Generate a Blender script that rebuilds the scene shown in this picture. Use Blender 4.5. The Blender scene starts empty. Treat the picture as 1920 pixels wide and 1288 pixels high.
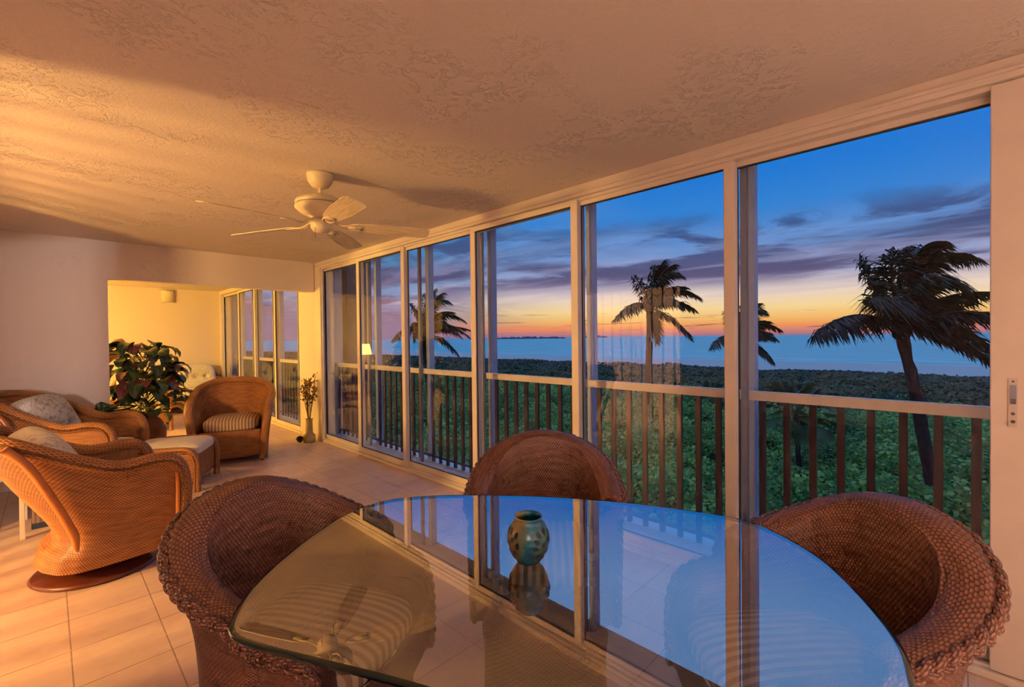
import bpy, math, random
import numpy as np
from mathutils import Vector, Matrix
random.seed(7); rng = np.random.default_rng(7)
SC = bpy.context.scene; COL = SC.collection
PI = math.pi

# ------------------------------------------------------------------ camera
F = 853.333
def cam_axes(yaw=45.66, pitch=-.716, roll=-.641):
    y, p, q = map(math.radians, (yaw, pitch, roll))
    fw = np.array([math.sin(y)*math.cos(p), math.cos(y)*math.cos(p), math.sin(p)])
    rt = np.array([math.cos(y), -math.sin(y), 0.]); up = np.cross(rt, fw)
    return rt*math.cos(q)+up*math.sin(q), -rt*math.sin(q)+up*math.cos(q), fw
CR, CU, CF = cam_axes(); EYE = np.array([0, 0, 1.45])
def at(px, py, depth):
    return EYE + (CF + CR*(px-960)/F - CU*(py-644)/F)*depth
cd = bpy.data.cameras.new('camera'); cam = bpy.data.objects.new('camera', cd); COL.objects.link(cam)
cd.sensor_width = 36; cd.lens = 36*F/1920; cd.clip_start = .02; cd.clip_end = 20000
m = Matrix.Identity(4)
for i in range(3):
    m[i][0] = CR[i]; m[i][1] = CU[i]; m[i][2] = -CF[i]; m[i][3] = EYE[i]
cam.matrix_world = m; SC.camera = cam
vs = SC.view_settings; SC.display_settings.display_device = 'sRGB'
vs.view_transform = 'Standard'; vs.look = 'None'; vs.exposure = 0; vs.gamma = 1; vs.use_curve_mapping = False
SC.cycles.max_bounces = 7; SC.cycles.transparent_max_bounces = 16; SC.cycles.glossy_bounces = 4
SC.cycles.use_adaptive_sampling = True; SC.cycles.adaptive_threshold = .09; SC.cycles.adaptive_min_samples = 16; SC.cycles.use_denoising = True; SC.cycles.use_light_tree = False
SC.cycles.diffuse_bounces = 4; SC.cycles.sample_clamp_indirect = 8.0
SC.cycles.caustics_reflective = False; SC.cycles.caustics_refractive = False

def srgb(r, g, b):
    def c(v):
        v /= 255.
        return v/12.92 if v <= .04045 else ((v+.055)/1.055)**2.4
    return (c(r), c(g), c(b), 1.)

# ------------------------------------------------------------------ object helpers
def meta(o, label=None, cat=None, group=None, kind=None):
    if label: o['label'] = label
    if cat: o['category'] = cat
    if group: o['group'] = group
    if kind: o['kind'] = kind
    return o
def empty(name, loc=(0, 0, 0), rz=0, **k):
    o = bpy.data.objects.new(name, None); COL.objects.link(o)
    o.location = loc; o.rotation_euler = (0, 0, rz); o.empty_display_size = .1
    return meta(o, **k)
def link(name, me, mat=None, parent=None, smooth=False, **k):
    if mat: me.materials.append(mat)
    if smooth: me.polygons.foreach_set('use_smooth', [True]*len(me.polygons))
    o = bpy.data.objects.new(name, me); COL.objects.link(o)
    if parent: o.parent = parent
    return meta(o, **k)
def mesh_np(name, V, Fq, UV=None):
    V = np.asarray(V, dtype=np.float32); Fq = np.asarray(Fq, dtype=np.int32)
    me = bpy.data.meshes.new(name); n = Fq.shape[1]
    me.vertices.add(len(V)); me.vertices.foreach_set('co', V.ravel())
    me.loops.add(Fq.size); me.loops.foreach_set('vertex_index', Fq.ravel())
    me.polygons.add(len(Fq)); me.polygons.foreach_set('loop_start', np.arange(len(Fq), dtype=np.int32)*n)
    if UV is not None:
        l = me.uv_layers.new(name='UVMap'); l.data.foreach_set('uv', np.asarray(UV, dtype=np.float32)[Fq.ravel()].ravel())
    me.update(calc_edges=True); me.validate()
    return me
def grid_faces(nu, nv, cu=False, cv=False):
    iu = np.arange(nu if cu else nu-1); iv = np.arange(nv if cv else nv-1)
    A, B = np.meshgrid(iu, iv, indexing='ij'); A2 = (A+1) % nu; B2 = (B+1) % nv
    return np.stack([A*nv+B, A2*nv+B, A2*nv+B2, A*nv+B2], -1).reshape(-1, 4)
class MB:
    """collects boxes, tubes and grids of ONE part"""
    def __init__(s): s.V = []; s.Fc = []; s.UV = []; s.n = 0
    def add(s, V, Fc, UV=None):
        V = [tuple(map(float, v)) for v in V]
        s.V += V; s.Fc += [tuple(int(i)+s.n for i in f) for f in Fc]
        s.UV += [tuple(map(float, w)) for w in UV] if UV is not None else [(v[0]+v[1], v[2]) for v in V]
        s.n += len(V); return s
    def box(s, x0, x1, y0, y1, z0, z1):
        V = [(x, y, z) for x in (x0, x1) for y in (y0, y1) for z in (z0, z1)]
        return s.add(V, [(0, 1, 3, 2), (4, 6, 7, 5), (0, 4, 5, 1), (2, 3, 7, 6), (0, 2, 6, 4), (1, 5, 7, 3)])
    def tube(s, P, R, n=10, cap=True):
        V, Fc, UV = tube_np(P, R, n)
        k = len(P)
        Fc = [tuple(f) for f in Fc]
        if cap: Fc += [tuple(range(n))[::-1], tuple((k-1)*n+i for i in range(n))]
        return s.add(V, Fc, UV)
    def lathe(s, prof, n=32, c=(0, 0, 0)):
        V = []; UV = []
        for k, (r_, z) in enumerate(prof):
            for i in range(n):
                a = 2*PI*i/n; V.append((c[0]+r_*math.cos(a), c[1]+r_*math.sin(a), c[2]+z)); UV.append((a*.2, z))
        Fc = [(k*n+i, k*n+(i+1) % n, (k+1)*n+(i+1) % n, (k+1)*n+i) for k in range(len(prof)-1) for i in range(n)]
        return s.add(V, Fc, UV)
    def build(s, name, mat, parent=None, smooth=False, bevel=0, auto=False, **k):
        me = bpy.data.meshes.new(name); me.from_pydata(s.V, [], s.Fc)
        l = me.uv_layers.new(name='UVMap')
        for lp in me.loops: l.data[lp.index].uv = s.UV[lp.vertex_index]
        me.update()
        o = link(name, me, mat, parent, smooth, **k)
        if bevel:
            b = o.modifiers.new('b', 'BEVEL'); b.width = bevel; b.segments = 2; b.limit_method = 'ANGLE'
        return o
def tube_np(P, R, n=10, closed=False):
    P = np.asarray(P, float); k = len(P); R = np.full(k, R, float) if np.isscalar(R) else np.asarray(R, float)
    T = np.gradient(P, axis=0); T /= np.linalg.norm(T, axis=1)[:, None]+1e-12
    N = np.zeros_like(P); ref = np.array([0, 0, 1.]) if abs(T[0, 2]) < .9 else np.array([1., 0, 0])
    N[0] = ref-T[0]*(ref@T[0]); N[0] /= np.linalg.norm(N[0])
    for i in range(1, k):
        v = N[i-1]-T[i]*(N[i-1]@T[i]); N[i] = v/(np.linalg.norm(v)+1e-12)
    B = np.cross(T, N); a = np.arange(n)*2*PI/n
    V = P[:, None]+R[:, None, None]*(np.cos(a)[None, :, None]*N[:, None]+np.sin(a)[None, :, None]*B[:, None])
    L = np.concatenate([[0], np.cumsum(np.linalg.norm(np.diff(P, axis=0), axis=1))])
    UV = np.stack([np.repeat(L[:, None], n, 1), np.repeat((a*R.mean())[None], k, 0)], -1)
    return V.reshape(-1, 3), grid_faces(k, n, closed, True), UV.reshape(-1, 2)
def spline(P, n):
    """Catmull-Rom through P, resampled evenly to n points"""
    P = np.asarray(P, float); Q = np.vstack([2*P[0]-P[1], P, 2*P[-1]-P[-2]]); out = []
    for i in range(1, len(Q)-2):
        t = np.linspace(0, 1, 24, endpoint=False)[:, None]; a, b, c, d = Q[i-1:i+3]
        out.append(.5*((2*b)+(c-a)*t+(2*a-5*b+4*c-d)*t**2+(3*b-a-3*c+d)*t**3))
    out = np.vstack(out+[P[-1:]]); L = np.concatenate([[0], np.cumsum(np.linalg.norm(np.diff(out, axis=0), axis=1))])
    s = np.linspace(0, L[-1], n)
    return np.stack([np.interp(s, L, out[:, j]) for j in range(out.shape[1])], 1)
def copy_tree(o, parent=None):
    c = o.copy(); COL.objects.link(c); c.parent = parent
    for ch in list(o.children): copy_tree(ch, c)
    return c
def weave_h(U, V, a, b):
    fl = np.floor(V/b); fr = V/b-fl
    return np.sin(PI*fr)**.6*(.12+.88*(.5+.5*np.sin(PI*U/a+PI*fl)))
def woven(name, P, a, b, amp, mat, parent, sign=1, cu=False, **k):
    """P (nu,nv,3) grid -> woven surface with real strand relief"""
    nu, nv = P.shape[:2]
    dU = np.gradient(P, axis=0); dV = np.gradient(P, axis=1)
    N = np.cross(dU, dV); N /= np.linalg.norm(N, axis=2)[..., None]+1e-9
    lu = np.linalg.norm(np.diff(P, axis=0), axis=2).mean(1); lv = np.linalg.norm(np.diff(P, axis=1), axis=2).mean(0)
    U = np.concatenate([[0], np.cumsum(lu)])[:, None]+np.zeros((1, nv)); Vv = np.concatenate([[0], np.cumsum(lv)])[None]+np.zeros((nu, 1))
    if amp: P = P+N*(sign*amp*weave_h(U, Vv, a, b))[..., None]
    me = mesh_np(name, P.reshape(-1, 3), grid_faces(nu, nv, cu), np.stack([U, Vv], -1).reshape(-1, 2))
    return link(name, me, mat, parent, True, **k)

# ------------------------------------------------------------------ materials
class NT:
    def __init__(s, mat): s.t = mat.node_tree; s.t.nodes.clear(); s.l = s.t.links
    def n(s, ty, **k):
        x = s.t.nodes.new(ty)
        for a, v in k.items():
            if a.startswith('i_'):
                key = a[2:]; key = int(key) if key.isdigit() else key.replace('_', ' ')
                s.set(x, key, v)
            else: setattr(x, a, v)
        return x
    def set(s, x, key, v):
        if isinstance(v, bpy.types.NodeSocket): s.l.new(v, x.inputs[key])
        elif isinstance(v, bpy.types.Node): s.l.new(v.outputs[0], x.inputs[key])
        else: x.inputs[key].default_value = v
    def m(s, op, a, b=None, c=None):
        x = s.n('ShaderNodeMath', operation=op); s.set(x, 0, a)
        if b is not None: s.set(x, 1, b)
        if c is not None: s.set(x, 2, c)
        return x.outputs[0]
    def ramp(s, fac, stops, interp='LINEAR'):
        x = s.n('ShaderNodeValToRGB'); s.l.new(fac, x.inputs[0]); e = x.color_ramp; e.interpolation = interp
        while len(e.elements) < len(stops): e.elements.new(.5)
        for el, (p, c) in zip(e.elements, stops):
            el.position = p; el.color = c if len(c) == 4 else (*c, 1)
        return x.outputs[0]
    def mix(s, f, a, b, typ='MIX'):
        x = s.n('ShaderNodeMix', data_type='RGBA', blend_type=typ)
        s.set(x, 0, f); s.set(x, 6, a); s.set(x, 7, b); return x.outputs[2]
    def sm(s, v, a, b, lo=0., hi=1.):
        x = s.n('ShaderNodeMapRange', interpolation_type='SMOOTHSTEP'); s.set(x, 0, v)
        for i, q in enumerate((a, b, lo, hi)): s.set(x, i+1, q)
        return x.outputs[0]
def newmat(name):
    mt = bpy.data.materials.new(name); mt.use_nodes = True; return mt, NT(mt)
def principled(T, col, rough=.5, bump=None, bs=.3, bd=.01, spec=.5, **k):
    b = T.n('ShaderNodeBsdfPrincipled'); T.set(b, 'Base Color', col); T.set(b, 'Roughness', rough); T.set(b, 'Specular IOR Level', spec)
    for a, v in k.items(): T.set(b, a.replace('_', ' '), v)
    if bump is not None:
        bp = T.n('ShaderNodeBump'); T.set(bp, 'Height', bump); T.set(bp, 'Strength', bs); T.set(bp, 'Distance', bd); T.l.new(bp.outputs[0], b.inputs['Normal'])
    o = T.n('ShaderNodeOutputMaterial'); T.l.new(b.outputs[0], o.inputs[0]); return b
def plain(name, rgb, rough=.5, var=.06, scale=30, spec=.5, bs=.1, bd=.002, metal=0.):
    mt, T = newmat(name); tc = T.n('ShaderNodeTexCoord'); nz = T.n('ShaderNodeTexNoise'); T.l.new(tc.outputs['Object'], nz.inputs['Vector'])
    T.set(nz, 'Scale', scale); T.set(nz, 'Detail', 4.)
    c = srgb(*rgb); d = tuple(v*(1-var*2) for v in c[:3])+(1,); e = tuple(min(1, v*(1+var)) for v in c[:3])+(1,)
    col = T.ramp(nz.outputs[0], [(.3, d), (.7, e)])
    principled(T, col, rough, nz.outputs[0], bs, bd, spec, Metallic=metal); return mt

def mat_texture_paint(name, rgb, scale=1.0, amt=.6):
    """knock-down plaster"""
    mt, T = newmat(name); tc = T.n('ShaderNodeTexCoord'); P = tc.outputs['Object']
    n1 = T.n('ShaderNodeTexNoise', i_Scale=16.*scale, i_Detail=5., i_Distortion=1.6, i_Roughness=.6); T.l.new(P, n1.inputs['Vector'])
    n2 = T.n('ShaderNodeTexNoise', i_Scale=1.6*scale, i_Detail=2.); T.l.new(P, n2.inputs['Vector'])
    n3 = T.n('ShaderNodeTexNoise', i_Scale=140., i_Detail=3.); T.l.new(P, n3.inputs['Vector'])
    n4 = T.n('ShaderNodeTexNoise', i_Scale=7.*scale, i_Detail=3., i_Distortion=2.5); T.l.new(P, n4.inputs['Vector'])
    ridge = T.sm(T.m('ABSOLUTE', T.m('SUBTRACT', n1.outputs[0], .5)), .0, .06, 1., 0.)
    gate = T.m('MULTIPLY', T.sm(n2.outputs[0], .46, .60), T.sm(n4.outputs[0], .45, .58))
    h = T.m('ADD', T.m('MULTIPLY', T.m('MULTIPLY', ridge, gate), 1.), T.m('MULTIPLY', n3.outputs[0], .22))
    h = T.m('ADD', h, T.m('MULTIPLY', n1.outputs[0], .5))
    c = srgb(*rgb); col = T.mix(n2.outputs[0], tuple(v*.94 for v in c[:3])+(1,), c)
    principled(T, col, .75, h, amt*.8, .010, .25); return mt
def mat_wicker(name, rgb, rgb2, a=.018, b=.009, bump=False, rough=.42, bs=.9):
    mt, T = newmat(name); tc = T.n('ShaderNodeTexCoord'); P = tc.outputs['UV']
    mp = T.n('ShaderNodeMapping'); T.l.new(P, mp.inputs[0]); mp.inputs['Scale'].default_value = (9, 1/b*.5, 1)
    nz = T.n('ShaderNodeTexNoise', i_Scale=1.0, i_Detail=3.); T.l.new(mp.outputs[0], nz.inputs['Vector'])
    nb = T.n('ShaderNodeTexNoise', i_Scale=5.0, i_Detail=3.); T.l.new(tc.outputs['Object'], nb.inputs['Vector'])
    f = T.m('ADD', T.m('MULTIPLY', nz.outputs[0], .7), T.m('MULTIPLY', nb.outputs[0], .3))
    col = T.ramp(f, [(.3, srgb(*rgb2)), (.62, srgb(*rgb))])
    if True:
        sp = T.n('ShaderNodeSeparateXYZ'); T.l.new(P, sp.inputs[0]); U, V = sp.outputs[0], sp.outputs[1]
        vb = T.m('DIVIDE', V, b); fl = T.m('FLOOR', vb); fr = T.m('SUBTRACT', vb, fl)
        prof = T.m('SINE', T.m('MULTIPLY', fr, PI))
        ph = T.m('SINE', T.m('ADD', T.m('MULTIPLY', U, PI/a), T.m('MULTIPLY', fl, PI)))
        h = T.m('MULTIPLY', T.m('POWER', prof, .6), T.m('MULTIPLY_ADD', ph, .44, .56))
        # shade in the gaps between the strands, painted in as a darker colour
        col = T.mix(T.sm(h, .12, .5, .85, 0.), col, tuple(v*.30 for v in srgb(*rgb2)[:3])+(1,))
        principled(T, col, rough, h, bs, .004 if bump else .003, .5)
    return mt
def mat_stripes(name, c1, c2, pitch, axis=0, bs=.25):
    mt, T = newmat(name); tc = T.n('ShaderNodeTexCoord'); sp = T.n('ShaderNodeSeparateXYZ'); T.l.new(tc.outputs['Object'], sp.inputs[0])
    s = T.m('SINE', T.m('MULTIPLY', sp.outputs[axis], 2*PI/pitch)); f = T.sm(s, -.35, .35)
    nz = T.n('ShaderNodeTexNoise', i_Scale=300., i_Detail=2.); T.l.new(tc.outputs['Object'], nz.inputs['Vector'])
    col = T.mix(f, srgb(*c1), srgb(*c2)); col = T.mix(T.m('MULTIPLY', nz.outputs[0], .25), col, srgb(90, 75, 60))
    principled(T, col, .85, nz.outputs[0], bs, .002, .2); return mt
def mat_fabric(name, rgb, dark, axis=0, freq=1.):
    """linen with fine irregular thread lines"""
    mt, T = newmat(name); tc = T.n('ShaderNodeTexCoord'); mp = T.n('ShaderNodeMapping'); T.l.new(tc.outputs['Object'], mp.inputs[0])
    sc = [30., 30., 30.]; sc[axis] = 300.*freq; mp.inputs['Scale'].default_value = sc
    nz = T.n('ShaderNodeTexNoise', i_Scale=1., i_Detail=3.); T.l.new(mp.outputs[0], nz.inputs['Vector'])
    col = T.ramp(nz.outputs[0], [(.33, srgb(*dark)), (.52, srgb(*rgb))])
    principled(T, col, .9, nz.outputs[0], .25, .003, .2); return mt
def mat_glass(name, tint, ior=1.5, rough=0.0, gain=1.0):
    mt, T = newmat(name); tr = T.n('ShaderNodeBsdfTransparent'); tr.inputs[0].default_value = (*tint, 1)
    gl = T.n('ShaderNodeBsdfGlossy'); gl.inputs['Roughness'].default_value = rough; gl.inputs[0].default_value = (1, 1, 1, 1)
    ge = T.n('ShaderNodeNewGeometry'); dp = T.n('ShaderNodeVectorMath', operation='DOT_PRODUCT'); T.l.new(ge.outputs['Normal'], dp.inputs[0]); T.l.new(ge.outputs['Incoming'], dp.inputs[1])
    f0 = ((ior-1)/(ior+1))**2; cc = T.m('SUBTRACT', 1., T.m('ABSOLUTE', dp.outputs['Value']))
    f = T.m('MINIMUM', T.m('MULTIPLY', T.m('MULTIPLY_ADD', T.m('POWER', cc, 5.), 1-f0, f0), gain), 1.)
    mx = T.n('ShaderNodeMixShader'); T.l.new(f, mx.inputs[0]); T.l.new(tr.outputs[0], mx.inputs[1]); T.l.new(gl.outputs[0], mx.inputs[2])
    o = T.n('ShaderNodeOutputMaterial'); T.l.new(mx.outputs[0], o.inputs[0]); return mt
def mat_emit(name, rgb, strength, spec=None):
    mt, T = newmat(name); e = T.n('ShaderNodeEmission'); e.inputs[0].default_value = (*rgb, 1); e.inputs[1].default_value = strength
    o = T.n('ShaderNodeOutputMaterial'); T.l.new(e.outputs[0], o.inputs[0]); return mt

M = {}
M['ceil'] = mat_texture_paint('ceiling plaster', (226, 212, 200), 1.0, .75)
M['wall'] = mat_texture_paint('wall plaster', (224, 210, 202), .8, .45)
M['alum'] = plain('cream aluminium', (226, 214, 200), .38, .03, 6)
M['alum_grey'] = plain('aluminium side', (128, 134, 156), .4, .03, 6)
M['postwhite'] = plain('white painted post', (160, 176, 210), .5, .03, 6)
M['gasket'] = plain('black gasket', (44, 40, 44), .6)
M['bronze'] = plain('dark bronze baluster', (62, 56, 62), .28, .05, 12)
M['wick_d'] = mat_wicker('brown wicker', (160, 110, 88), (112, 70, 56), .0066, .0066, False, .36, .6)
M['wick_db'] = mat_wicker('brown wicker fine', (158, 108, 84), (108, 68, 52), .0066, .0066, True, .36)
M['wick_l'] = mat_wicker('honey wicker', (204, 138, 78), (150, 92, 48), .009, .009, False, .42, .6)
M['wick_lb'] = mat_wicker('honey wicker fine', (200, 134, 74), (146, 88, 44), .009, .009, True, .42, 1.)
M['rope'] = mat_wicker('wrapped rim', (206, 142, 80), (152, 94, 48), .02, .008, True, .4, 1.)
M['rattan'] = plain('rattan pole', (190, 118, 58), .3, .1, 8)
M['wood'] = plain('dark stained wood', (112, 62, 38), .35, .15, 9)
M['basewood'] = plain('red brown wood base', (96, 46, 30), .25, .15, 6)
M['stripe'] = mat_stripes('striped cushion', (196, 172, 146), (132, 104, 84), .034)
M['cream'] = mat_fabric('cream linen', (226, 216, 198), (206, 192, 170), 0, .6)
M['linen'] = mat_fabric('pale striped linen', (224, 218, 200), (170, 160, 140), 0, .5)
M['linen_g'] = mat_fabric('grey linen', (206, 208, 204), (150, 150, 146), 2, .4)
M['pane'] = mat_glass('window glass', (.97, .98, .98), 1.5, 0.0, 1.3)
M['tglass'] = mat_glass('table glass', (.90, .93, .93), 2.6, 0.0, 1.9)
M['fan'] = plain('antique white enamel', (226, 210, 168), .4, .05, 12)
M['sand'] = None

# ------------------------------------------------------------------ tiled floor
mt, T = newmat('ceramic floor tile'); tc = T.n('ShaderNodeTexCoord'); mp = T.n('ShaderNodeMapping'); T.l.new(tc.outputs['Object'], mp.inputs[0])
TS = .3345; mp.inputs['Location'].default_value = (-(.058), -(2.307), 0)
br = T.n('ShaderNodeTexBrick', offset=0., squash=1.); T.l.new(mp.outputs[0], br.inputs['Vector'])
for k_, v_ in (('Scale', 1.), ('Brick Width', TS), ('Row Height', TS), ('Mortar Size', .003), ('Mortar Smooth', .3), ('Bias', 0.)): br.inputs[k_].default_value = v_
br.inputs['Color1'].default_value = srgb(216, 186, 166); br.inputs['Color2'].default_value = srgb(208, 176, 156); br.inputs['Mortar'].default_value = srgb(146, 118, 102)
n1 = T.n('ShaderNodeTexNoise', i_Scale=7., i_Detail=6., i_Roughness=.65); T.l.new(tc.outputs['Object'], n1.inputs['Vector'])
mp2 = T.n('ShaderNodeMapping'); T.l.new(tc.outputs['Object'], mp2.inputs[0]); mp2.inputs['Scale'].default_value = (4, 34, 1)
n2 = T.n('ShaderNodeTexNoise', i_Scale=1., i_Detail=4.); T.l.new(mp2.outputs[0], n2.inputs['Vector'])
col = T.mix(T.m('MULTIPLY', T.sm(n1.outputs[0], .4, .7), .35), br.outputs[0], srgb(186, 150, 132))
col = T.mix(T.m('MULTIPLY', T.sm(n2.outputs[0], .5, .75), .3), col, srgb(232, 208, 190))
h = T.m('ADD', T.m('MULTIPLY', T.m('SUBTRACT', 1., br.outputs[1]), 1.), T.m('MULTIPLY', n1.outputs[0], .12))
principled(T, col, T.sm(n1.outputs[0], .3, .7, .28, .42), h, .5, .004, .5); M['tile'] = mt

XG = 2.78; YW = 6.65; YP = 7.25; YB = 11.85; ZC = 2.56; XL = -1.0
def S(name, mb, mat, **k): return mb.build(name, mat, None, kind='structure', **k)
S('floor', MB().box(-6, XG+.42, -2.6, YB+.2, -.2, 0), M['tile'])
S('ceiling', MB().box(-6, XG+.42, -2.6, YB+.2, ZC, ZC+.2), M['ceil'])
# far wall with the opening into the next room, header above it
w = MB().box(XL-.0, .48, YW, YW+.15, 0, ZC); w.box(.48, XG-.06, YW, YW+.15, 2.145, ZC)
S('wall_far', w, M['wall'])
S('wall_fin', MB().box(XG+.47, 3.66, 6.72, 7.2, -4.4, 3.0), plain('taupe stucco', (112, 96, 94), .9, .05, 12))
S('wall_pier', MB().box(XG-.04, XG+.36, YW, YP, 0, ZC), M['wall'])
S('wall_alcove', MB().box(XL-1, XG+.4, YB, YB+.15, 0, ZC), M['wall'])
S('wall_alcove_side', MB().box(XL-1.1, XL-1, YW, YB+.15, 0, ZC), M['wall'])
S('wall_behind', MB().box(-6, XG+.4, -2.7, -2.6, 0, ZC), M['wall'])
w = MB().box(XL-.15, XL, -2.6, -1.9, 0, ZC)
w.box(XL-.15, XL, -1.9, -.4, 2.2, ZC).box(XL-.15, XL, -.4, 1.7, 0, ZC).box(XL-.15, XL, 1.7, 2.95, 0, ZC).box(XL-.15, XL, 2.95, 4.75, 2.2, ZC).box(XL-.15, XL, 4.75, YW+.15, 0, ZC)
S('wall_left', w, M['wall'])
S('wall_living', MB().box(-6, -5.9, -2.6, YW+.2, 0, ZC).box(-6, XL-.15, YW+.05, YW+.15, 0, ZC), M['wall'])
# vertical slats of the open louver door in the left wall
lv = MB()
for i in range(9): lv.box(XL-.09, XL-.05, 3.05+.18*i, 3.075+.18*i, .02, 2.2)
S('door_11', lv, M['alum'])

# ------------------------------------------------------------------ sliding glass doors
S('trim_1', MB().box(XG-.05, XG+.14, -1.6, YW, 2.475, ZC).box(XG-.065, XG-.03, -1.6, YW, 2.50, 2.515).box(XG-.02, XG+.14, -1.6, YW, 2.455, 2.48), M['alum'], bevel=.003)
S('trim_2', MB().box(XG-.05, XG+.14, -1.6, YW, 0, .03).box(XG-.02, XG+.0, -1.6, YW, .03, .045).box(XG+.11, XG+.14, -1.6, YW, .03, .05), M['alum'], bevel=.003)
S('trim_3', MB().box(XG-.05, XG+.14, YP, YB, 2.48, ZC), M['alum'], bevel=.003)
S('trim_4', MB().box(XG-.05, XG+.14, YP, YB, 0, .03), M['alum'], bevel=.003)
S('trim_5', MB().box(XG-.055, XG+.14, 6.46, YW, .03, 2.48).box(XG-.03, XG-.02, 6.44, 6.46, .03, 2.48), M['alum'], bevel=.004)
S('trim_6', MB().box(XG-.055, XG+.14, YB-.16, YB, .03, 2.48), M['alum'], bevel=.004)
dn = [0]
def slider(y0, y1, x, wide0=.06, wide1=.06):
    dn[0] += 1
    z0, z1 = .035, 2.47; t = .034
    e = empty('door_%d' % dn[0], (x, y0, 0), kind='structure'); L = y1-y0
    for a, b in ((0, wide0), (L-wide1, L)):
        MB().box(-t/2, t/2, a, b, z0, z1).build('stile', M['alum'], e, bevel=.003)
    MB().box(-t/2, t/2, wide0, L-wide1, z1-.045, z1).build('top_rail', M['alum'], e)
    MB().box(-t/2, t/2, wide0, L-wide1, z0, z0+.065).build('bottom_rail', M['alum'], e)
    g = MB(); a, b, c, d = wide0, L-wide1, z0+.065, z1-.045; s = .006
    s = .004; g.box(-.005, .005, a, a+s, c, d).box(-.005, .005, b-s, b, c, d).box(-.008, .008, a, b, c, c+s).box(-.008, .008, a, b, d-s*1.6, d)
    g.build('gasket', M['gasket'], e)
    V = [(0, a, c), (0, b, c), (0, b, d), (0, a, d)]
    MB().add(V, [(0, 1, 2, 3)]).build('glass_pane', M['pane'], e)
    return e
ys = [-.235, .915, 2.0, 3.15, 4.33, 5.36, 6.46]
xs = [2.835, 2.80, 2.764, 2.80, 2.764, 2.80]
doors = []
for i in range(6):
    doors.append(slider(ys[i], ys[i+1]+.062, xs[i], .105 if i == 0 else .062, .062))
slider(-1.5, -.10, 2.765, .06, .19)
S('wall_lamp_block', MB().box(XG+.16, XG+.26, -2.6, -.33, 0, ZC), M['wall'])  # unseen wall added to keep lamp light from going outdoors
# lock plate on the wide stile nearest the camera
lk = doors[0]
xl = 2.765-.017-2.835
lp = MB().box(xl-.004, xl, .058, .085, 1.065, 1.262).build('lock_plate', plain('brushed lock plate', (200, 190, 178), .35, .02, 20), doors[0] , bevel=.001)
dkm = plain('lock dark', (60, 50, 48), .4)
MB().box(xl-.006, xl-.003, .062, .080, 1.175, 1.235).build('lock_slot', M['alum_grey'], lp)
MB().box(xl-.008, xl-.003, .063, .079, 1.158, 1.178).build('thumb_slide', dkm, lp)
for zz, rr in ((1.25, .004), (1.118, .006), (1.086, .007)):
    MB().tube([(xl-.003, .071, zz), (xl-.007, .071, zz)], rr, 12).build('screw', dkm, lp)
ya = [YP, 8.36, 9.44, 10.45, 11.69]
for i in range(4): slider(ya[i], ya[i+1]+.06, (2.764, 2.80)[i % 2], .06, .06)

# ------------------------------------------------------------------ outer screen frame, posts and railing
S('floor_ledge', MB().box(XG+.14, XG+.46, -1.6, YB, -.18, .045), plain('white painted curb', (214, 218, 226), .6))
S('trim_7', MB().box(2.97, 3.20, -1.6, YB, 2.575, 2.72), M['alum'])
rl = empty('balcony_railing', (3.05, 2.0, 0), label='balcony railing with flat cream top rail and dark upright bars outside the glass doors', cat='railing')
R0 = np.array([3.05, 2.0, 0])
def rb(x0, x1, y0, y1, z0, z1): return MB().box(x0-3.05, x1-3.05, y0-2, y1-2, z0, z1)
rb(3.01, 3.055, -1.6, YB, 1.052, 1.108).build('top_rail', M['alum'], rl, bevel=.002)
rb(3.06, 3.10, -1.6, YB, .10, .125).build('bottom_rail', M['bronze'], rl, label='dark bottom rail')
k = 0; y = -1.0
bal = rb(3.06, 3.085, 0, .035, .05, 1.052); bal0 = bal.build('baluster', M['bronze'], rl, label='dark upright bar', bevel=.001)
yy = -.085
first = True
while yy < 11.7:
    if min(abs(yy-p) for p in (.904, 2.112, 3.303, 4.364, 5.55, 6.75, 7.95, 9.15, 10.35, 11.55, -.29)) > .045:
        if first: bal0.location = (0, yy, 0); first = False
        else:
            c = bal0.copy(); COL.objects.link(c); c.parent = rl; c.location = (0, yy, 0)
    yy += .1315
pn = 0
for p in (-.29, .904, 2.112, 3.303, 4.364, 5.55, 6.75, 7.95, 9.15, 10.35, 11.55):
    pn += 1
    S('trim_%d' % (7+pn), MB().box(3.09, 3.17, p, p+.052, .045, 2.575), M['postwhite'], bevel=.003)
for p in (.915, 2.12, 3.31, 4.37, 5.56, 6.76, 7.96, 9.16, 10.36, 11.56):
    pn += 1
    S('trim_%d' % (7+pn), MB().box(2.975, 3.005, p-.004, p+.034, .045, 2.575).box(2.985, 2.995, p-.009, p-.004, .045, 2.575), M['alum_grey'], bevel=.002)

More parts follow.
